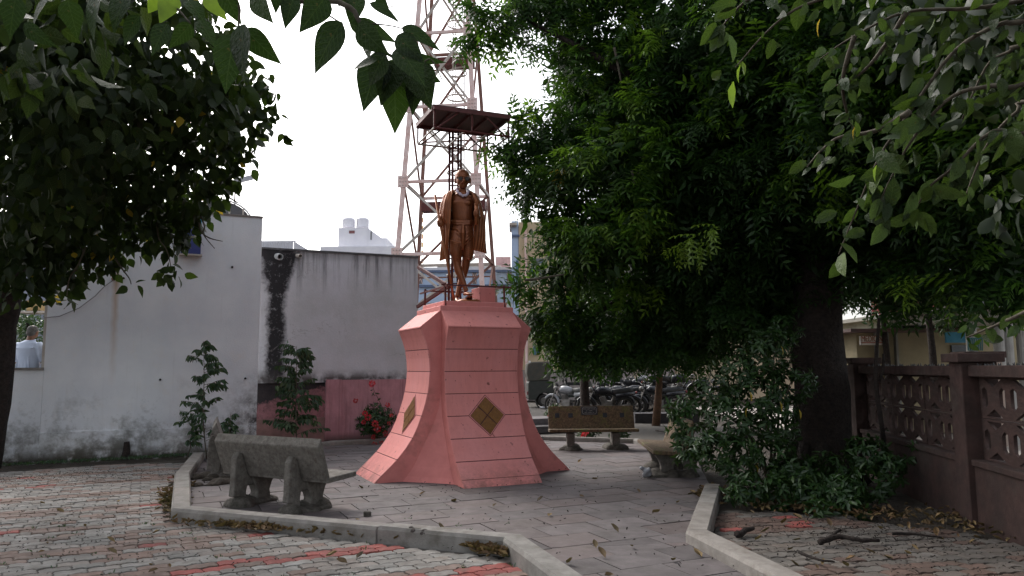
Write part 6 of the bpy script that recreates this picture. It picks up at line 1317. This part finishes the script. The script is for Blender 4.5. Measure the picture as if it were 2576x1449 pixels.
# ================================================================== MOTORCYCLES
PURP = basic('purple_stripe', (.16, .06, .30), None, 4, .3)
def tankmat(n, c): return basic(n, c, tuple(q * .7 for q in c), 6, .3, .05, spec=.6)
def motorcycle(tank_m, fork_m=CHROME):
    t = thing('motorcycle', 'x', 'motorcycle', (0, 0, 0))
    for x in (0, 1.27): 
        wh = MB().torus((x, 0, .30), .265, .042, Y, 24, 7).build('tyre', RUBBER, t, smooth=True); sp = MB()
        sp.torus((x, 0, .30), .215, .014, Y, 20, 5); sp.lathe([(.05, -.06), (.06, 0), (.05, .06)], Vector((x, 0, .30)), Y, 10)
        for k in range(8): a = math.pi * k / 4; sp.bar((x, 0, .30), (x + .21 * math.cos(a), 0, .30 + .21 * math.sin(a)), .012)
        sp.build('spoked_rim', RIM, wh)
    MB().torus((1.27, 0, .30), .325, .045, Y, 16, 6, math.pi * .75, sx=X, a0=math.pi * 1.05).build('front_fender', tank_m, t, smooth=True); MB().torus((0, 0, .30), .335, .05, Y, 16, 6, math.pi * .7, sx=X, a0=math.pi * 1.1).build('rear_fender', BLACK, t, smooth=True)
    tk = MB(); tk.tube([(.40, 0, .74), (.50, 0, .78), (.66, 0, .81), (.84, 0, .82), (.94, 0, .79)], [(.06, .05), (.11, .085), (.13, .11), (.12, .11), (.06, .06)], 16, up=Y); tk.build('tank', tank_m, t, smooth=True)
    se = MB(); se.tube([(-.28, 0, .84), (-.15, 0, .81), (.15, 0, .76), (.42, 0, .76)], [(.07, .035), (.11, .05), (.12, .055), (.09, .045)], 14, up=Y); se.build('seat', BLACK, t, smooth=True)
    MB().tube([(-.34, 0, .72), (-.1, 0, .68), (.3, 0, .64)], [(.05, .05), (.09, .07), (.08, .07)], 10, up=Y).build('side_panel', tank_m, t, smooth=True)
    en = MB(); en.box((.60, 0, .36), (.34, .22, .22)); en.tube([(.66, 0, .44), (.74, 0, .62)], [.09, .085], 10)
    for k in range(5): en.lathe([(.11, 0), (.11, .012)], Vector((.675 + .016 * k, 0, .47 + .032 * k)), Vector((.08, 0, .18)), 10)
    en.build('engine', RIM, t); MB().bar((.1, 0, .62), (1.0, 0, .70), .05).bar((1.0, 0, .78), (.72, 0, .28), .04).bar((0, 0, .3), (.5, 0, .34), .045).build('frame', BLACK, t)
    MB().tube([(.72, -.14, .35), (.5, -.16, .22), (.1, -.17, .24), (-.25, -.17, .32)], [.022, .025, .045, .05], 10).build('exhaust', fork_m, t, smooth=True)
    for s in (-1, 1): MB().tube([(1.27, s * .09, .30), (1.04, s * .09, .82)], .02, 8).build('fork_leg', fork_m, t)
    hb = MB(); hb.tube([(.92, -.36, .99), (.97, -.2, 1.0), (1.0, 0, .92), (.97, .2, 1.0), (.92, .36, .99)], .014, 8); hb.tube([(.88, -.38, .985), (.96, -.3, 1.0)], .02, 8); hb.tube([(.88, .38, .985), (.96, .3, 1.0)], .02, 8); hb.build('handlebar', BLACK, t, smooth=True)
    MB().ball((1.12, 0, .84), (.085, .09, .09), 14, 8).build('headlamp', CHROME, t, smooth=True); MB().ball((-.38, 0, .74), (.04, .05, .04)).build('tail_lamp', basic('tl_red', (.2, .02, .02), None, 4, .3), t)
    for s in (-1, 1): MB().tube([(.93, s * .25, 1.0), (.95, s * .30, 1.13)], .006, 5).ball((.95, s * .31, 1.16), (.02, .055, .035)).build('mirror', BLACK, t)
    MB().torus((.80, 0, .42), .20, .012, Vector((.2, 1, 0)), 14, 5, math.pi, a0=1.6).build('crash_bar', CHROME, t); return t
def place(t, px, Y_, z, ang, lean, label, grp='old motorcycles parked in the yard'):
    q = A(px, 1000, Y_); t.location = (q.x, Y_, z); t.rotation_euler = (math.radians(lean), 0, math.radians(ang)); t['label'] = label; t['group'] = grp
mb0 = motorcycle(tankmat('black_tank', (.015, .016, .022)))
tk_ = [o for o in bpy.data.objects if o.parent == mb0 and o.name.startswith('tank')][0]
for s in (-1, 1): MB().tube([(.50, s * .105, .765), (.66, s * .128, .80), (.84, s * .122, .80)], [.006, .012, .006], 6).build('purple_decal', PURP, tk_)
bw2 = motorcycle(tankmat('silver_grey_tank', (.25, .26, .28)))
place(mb0, 1492, 24.6, 0, 2, 8, 'black motorcycle with a purple striped tank nearest behind the plaque bench')
place(bw2, 1462, 25.2, 0, 140, 6, 'dusty silver motorcycle with red trim nearest the rickshaw front')
VARS = [(1545, 26.2, .0, 12, 9, 'dark motorcycle directly behind the purple striped one'), (1610, 25.6, 0, 172, -8, 'motorcycle whose rear wheel points at the leaning pole'), (1560, 27.4, .25, -6, 14, 'motorcycle at the back left of the heap with a long black seat'),
        (1635, 27.2, .3, 20, 12, 'motorcycle with raised handlebars left of the leaning pole top'), (1690, 26.2, .0, 175, 10, 'motorcycle just right of the leaning pole'), (1725, 27.4, .2, 10, -10, 'motorcycle half hidden by the shrub at the right end'), (1665, 28.3, .3, 160, 8, 'rearmost motorcycle of the heap against the cream wall'), (1655, 25.4, .42, -4, 18, 'motorcycle heaped on top behind the leaning pole'), (1590, 28.5, .25, 8, 6, 'far motorcycle whose seat shows under the neem fringe'), (1700, 24.9, 0, 184, 6, 'dark motorcycle lying low beside the wooden pole'), (1570, 24.4, 0, 186, -6, 'black motorcycle whose front wheel shows left of the wooden pole'), (1520, 27.8, .1, 4, 5, 'motorcycle in the second row behind the olive sack')]
def kids(o): return [c for c in bpy.data.objects if c.parent == o]
for i, (px, Y_, z, a_, l_, lab) in enumerate(VARS):
    src_ = (mb0, bw2)[i in (6, 4)]; c = src_.copy(); sc.collection.objects.link(c)
    for ch in kids(src_):
        if ch.name.startswith('tank') and i not in (6, 4): pass
        d_ = ch.copy(); sc.collection.objects.link(d_); d_.parent = c
        for g_ in kids(ch):
            if g_.name.startswith('purple_decal'): continue
            e_ = g_.copy(); sc.collection.objects.link(e_); e_.parent = d_
    place(c, px, Y_, z, a_, l_, lab)
# heap under the rear bikes, dark platform
pf_ = boxb(MB(), 1598, 1760, 1040, 1075, 21.8, .6, foot=-.05).build('low_wall', basic('dark_kerb_wall', (.05, .045, .05), None, 5)); tag(pf_, 'low dark wall behind the wooden pole', 'wall')
sack = thing('sack', 'dark olive sack with a red cloth tied on the seat behind the silver motorcycle', 'sack', A(1475, 1010, 24.9)); sk = MB()
for k in range(10): sk.ball(A(1475, 985, 24.9) + Vector((R.uniform(-.1, .1), R.uniform(-.1, .1), R.uniform(-.3, .3))), (.17, .15, .16), 10, 7)
remeshed(sk, 'sack_body', basic('olive_sack', (.045, .05, .032), (.03, .03, .02), 9), sack, .035, 1); MB().ball(A(1474, 957, 24.7), (.13, .1, .07), 10, 6).build('red_cloth', basic('rust_cloth', (.22, .05, .03), None, 9), sack, smooth=True)
ch_ = thing('chair', 'empty black framed chair behind the purple striped motorcycle', 'chair', A(1550, 1010, 27)); q = A(1550, 955, 27)
MB().box(q + Vector((0, .2, .15)), (.46, .06, .42)).build('backrest', BLACK, ch_, bevel=.02); MB().box(q + Vector((0, -.05, -.12)), (.46, .46, .06)).build('seat', BLACK, ch_, bevel=.02)
for sx in (-.22, .22):
    for sy in (-.25, .18): MB().tube([q + Vector((sx, sy, -.14)), Vector((q.x + sx, q.y + sy, 0))], .015, 6).build('leg', GREYSTEEL, ch_)
# leaning wooden pole
po = thing('wooden_pole', 'weathered slightly leaning wooden pole behind the plaque bench', 'pole', G(1650, 1066)); b0 = G(1650, 1068)
MB().tube([b0 - UP * .05, A(1656, 1000, b0.y), A(1660, 930, b0.y), A(1664, 860, b0.y), A(1666, 780, b0.y)], [.115, .10, .088, .08, .075], 12, rough=.04).build('shaft', POLE, po, smooth=True)
# steps beside the pedestal in the yard
stp = thing('step_block', 'dark low concrete steps between the pedestal and the plaque bench', 'steps', G(1370, 1092))
a_ = G(1372, 1096); MB().box(Vector((1.05, 18.6, .07)), (1.7, .5, .16), T2, BACK).build('lower_step', basic('dark_step', (.09, .08, .08), (.06, .055, .055), 5), stp, bevel=.01); MB().box(Vector((.95, 19.3, .15)), (2.0, .9, .30), T2, BACK).build('upper_step', basic('dark_step_top', (.14, .12, .125), (.09, .08, .08), 5), stp, bevel=.01)

# ================================================================== LITTER
def dry_leaf_mesh(seed):
    r = np.random.RandomState(seed); v, f = leaf_tpl([(0, .015), (.2, .22), (.5, .30), (.8, .18), (1, .01)], .9, -.5); v = v + r.randn(*v.shape) * .03; v[:, 2] += .06; return v, f
DL = [mesh_of('dry_leaf', *dry_leaf_mesh(s), DRYLi, True) for s in range(4)]
def drop(px, py, s, grp, lab, z=.008):
    q = G(px, py, z); o = bpy.data.objects.new('dry_leaf', DL[R.randrange(4)]); o.location = q; o.rotation_euler = (R.gauss(0, .2), R.gauss(0, .2), R.uniform(0, 6.28)); o.scale = (s,) * 3; link(o); tag(o, lab, 'leaf', grp)
for px, py in ((1424, 1418), (1470, 1250), (1557, 1340), (1590, 1375), (1522, 1405), (1765, 1402), (1905, 1245), (1750, 1240), (1455, 1165), (1490, 1205), (1730, 1245), (1640, 1290), (1700, 1265), (1380, 1300), (1610, 1240), (1545, 1445), (1690, 1410), (1350, 1262), (1240, 1275), (1500, 1380)):
    drop(px, py, R.uniform(.05, .11), 'dry leaves on the slabs', 'dry curled brown leaf lying on the grey stone slabs')
for _ in range(30): drop(R.uniform(60, 1200), R.uniform(1190, 1440), R.uniform(.04, .10), 'dry leaves on the left pavement', 'dry brown leaf lying on the red and grey pavers at left', -.012) if True else None
for _ in range(34): drop(R.uniform(1830, 2450), R.uniform(1290, 1440), R.uniform(.04, .10), 'dry leaves on the right pavement', 'dry orange brown leaf lying on the pavers at right', -.012)
def litter(name, label, lines, n, s, mat, seed=1, zt=.0, tpl=None):
    r = np.random.RandomState(seed); P = []
    for _ in range(n):
        a, b, w_ = lines[r.randint(len(lines))]; t = r.rand(); P.append((a.x + (b.x - a.x) * t + r.randn() * w_, a.y + (b.y - a.y) * t + r.randn() * w_, zt + r.rand() * .02))
    p = np.array(P); a = r.rand(n) * 6.28; d = np.stack([np.cos(a), np.sin(a), r.randn(n) * .25], 1); tp = tpl or dry_leaf_mesh(9); V, F = scatter(tp[0], tp[1], p, frames(d, np.tile([0, 0, 1.0], (n, 1)) + r.randn(n, 3) * .35), r.uniform(s * .5, s, n)); o = fast(name, V, F, mat, None, 'stuff'); tag(o, label, 'leaf litter')
K = [G(440, 1318, 0), G(1270, 1372, 0), G(470, 1200, 0)]
litter('leaf_litter', 'strip of dead leaves gathered against the outside of the long kerb', [(K[0], K[1], .04), (K[0], K[2] + Vector((-.06, 0, 0)), .05), (G(1190, 1378), G(1290, 1398), .05), (G(1190, 1378), G(1290, 1398), .05), (G(560, 1318), G(700, 1332), .05), (G(430, 1230), G(430, 1290), .06)], 1150, .085, DRYL, 3)
litter('leaf_litter', 'scatter of small dead leaves under the shrub and undergrowth at right', [(G(1830, 1265), G(2250, 1300), .18), (G(1840, 1250), G(2100, 1290), .08), (G(1770, 1250), G(1800, 1230), .06), (G(2250, 1290), G(2576, 1340), .35)], 900, .075, DRYL, 4)
litter('soil_crumbs', 'dark crumbs and seed husks strewn over the left pavement', [(G(100, 1240), G(900, 1440), .9), (G(0, 1300), G(500, 1400), .7), (G(200, 1200), G(500, 1190), .4), (G(0, 1210), G(300, 1180), .3)], 1700, .022, SOIL and basic('dark_crumb', (.04, .032, .024), None, 9), 6, -.012)
litter('soil_crumbs', 'dark crumbs and twigs strewn over the right pavement', [(G(1900, 1320), G(2400, 1420), .6), (G(2100, 1300), G(2500, 1360), .6)], 1100, .026, basic('dark_crumb2', (.04, .03, .024), None, 9), 7, -.012)
litter('soil_crumbs', 'sparse dark crumbs on the grey plaza slabs', [(G(1200, 1260), G(1900, 1430), .9), (G(900, 1230), G(1600, 1200), .7)], 260, .03, basic('dark_crumb3', (.025, .018, .015), None, 9), 8, .004)
def stick(pts, r, label, sub=()):
    t = thing('fallen_branch', label, 'branch', pts[0]); branch(t, pts, r, r * .5, BARK, 'main_stem', .05, 7, .1)
    for s_ in sub: branch(t, s_, r * .6, r * .3, BARK, 'side_stem', .05, 6, .1)
z_ = UP * .02
stick([G(2062, 1370) + z_, G(2110, 1362) + UP * .04, G(2160, 1368) + UP * .03, G(2212, 1366) + z_], .028, 'forked dark dead branch lying on the right pavement', [[G(2080, 1366) + UP * .03, G(2115, 1350) + UP * .06, G(2128, 1338, .08)]])
stick([G(2245, 1348) + z_, G(2300, 1350) + z_, G(2370, 1358) + z_], .016, 'thin dark stick lying right of the forked branch')
stick([G(1855, 1350) + z_, G(1895, 1337) + UP * .03], .035, 'short thick stub of wood near the right kerb')
stick([G(2010, 1395) + z_, G(2060, 1415) + z_, G(2100, 1420) + z_], .014, 'thin twig lying close to the right kerb')
stick([G(1650, 1085) + z_, G(1690, 1090) + z_, G(1720, 1080) + UP * .05], .02, 'thin dead twig behind the plaque bench')
stone = thing('stone', 'small mossy grey stone on the inner edge of the long kerb', 'stone', G(923, 1312)); MB().box(G(924, 1299, .0) + Vector((0, 0, .025)), (.075, .05, .055), T2, BACK).build('rock', MORT, stone, bevel=.008)
deb = MB(); dq = G(600, 1150)
# debris heap left under the grey bench corner
hp = MB()
for k in range(22): q = G(R.uniform(490, 590), R.uniform(1195, 1222)); hp.ball(q, (R.uniform(.06, .14), R.uniform(.05, .12), R.uniform(.03, .09)), 9, 6)
o = remeshed(hp, 'soil_heap', SOIL, None, .03, 1); tag(o, 'dark heap of soil behind the left end of the grey bench', 'soil', kind='stuff')
bag = MB(); bq = G(2600 * 0 + 1622, 1190)
for k in range(10): bag.ball(Vector((1.86 + R.uniform(-.07, .07), 10.75 + R.uniform(-.05, .05), .03 + k * .012)), (R.uniform(.025, .045),) * 3, 8, 6)
o = remeshed(bag, 'plastic_bag', basic('cloudy_plastic', (.40, .40, .42), (.3, .3, .32), 12, .35), None, .016, 1); tag(o, 'crumpled pale plastic bag at the foot of the half hidden bench', 'plastic bag')
pb_ = MB(); q = G(1368, 1027)
for k in range(8): pb_.ball(q + Vector((R.uniform(-.25, .25), R.uniform(-.1, .1), .03)), (R.uniform(.05, .1), .06, .04), 8, 5)
o = remeshed(pb_, 'plastic_bag', basic('cloudy_plastic2', (.45, .45, .48), None, 12, .4), None, .02, 1); tag(o, 'scrap of white plastic on the ground by the rickshaw wheel', 'plastic bag')
print('objects', len(bpy.data.objects))
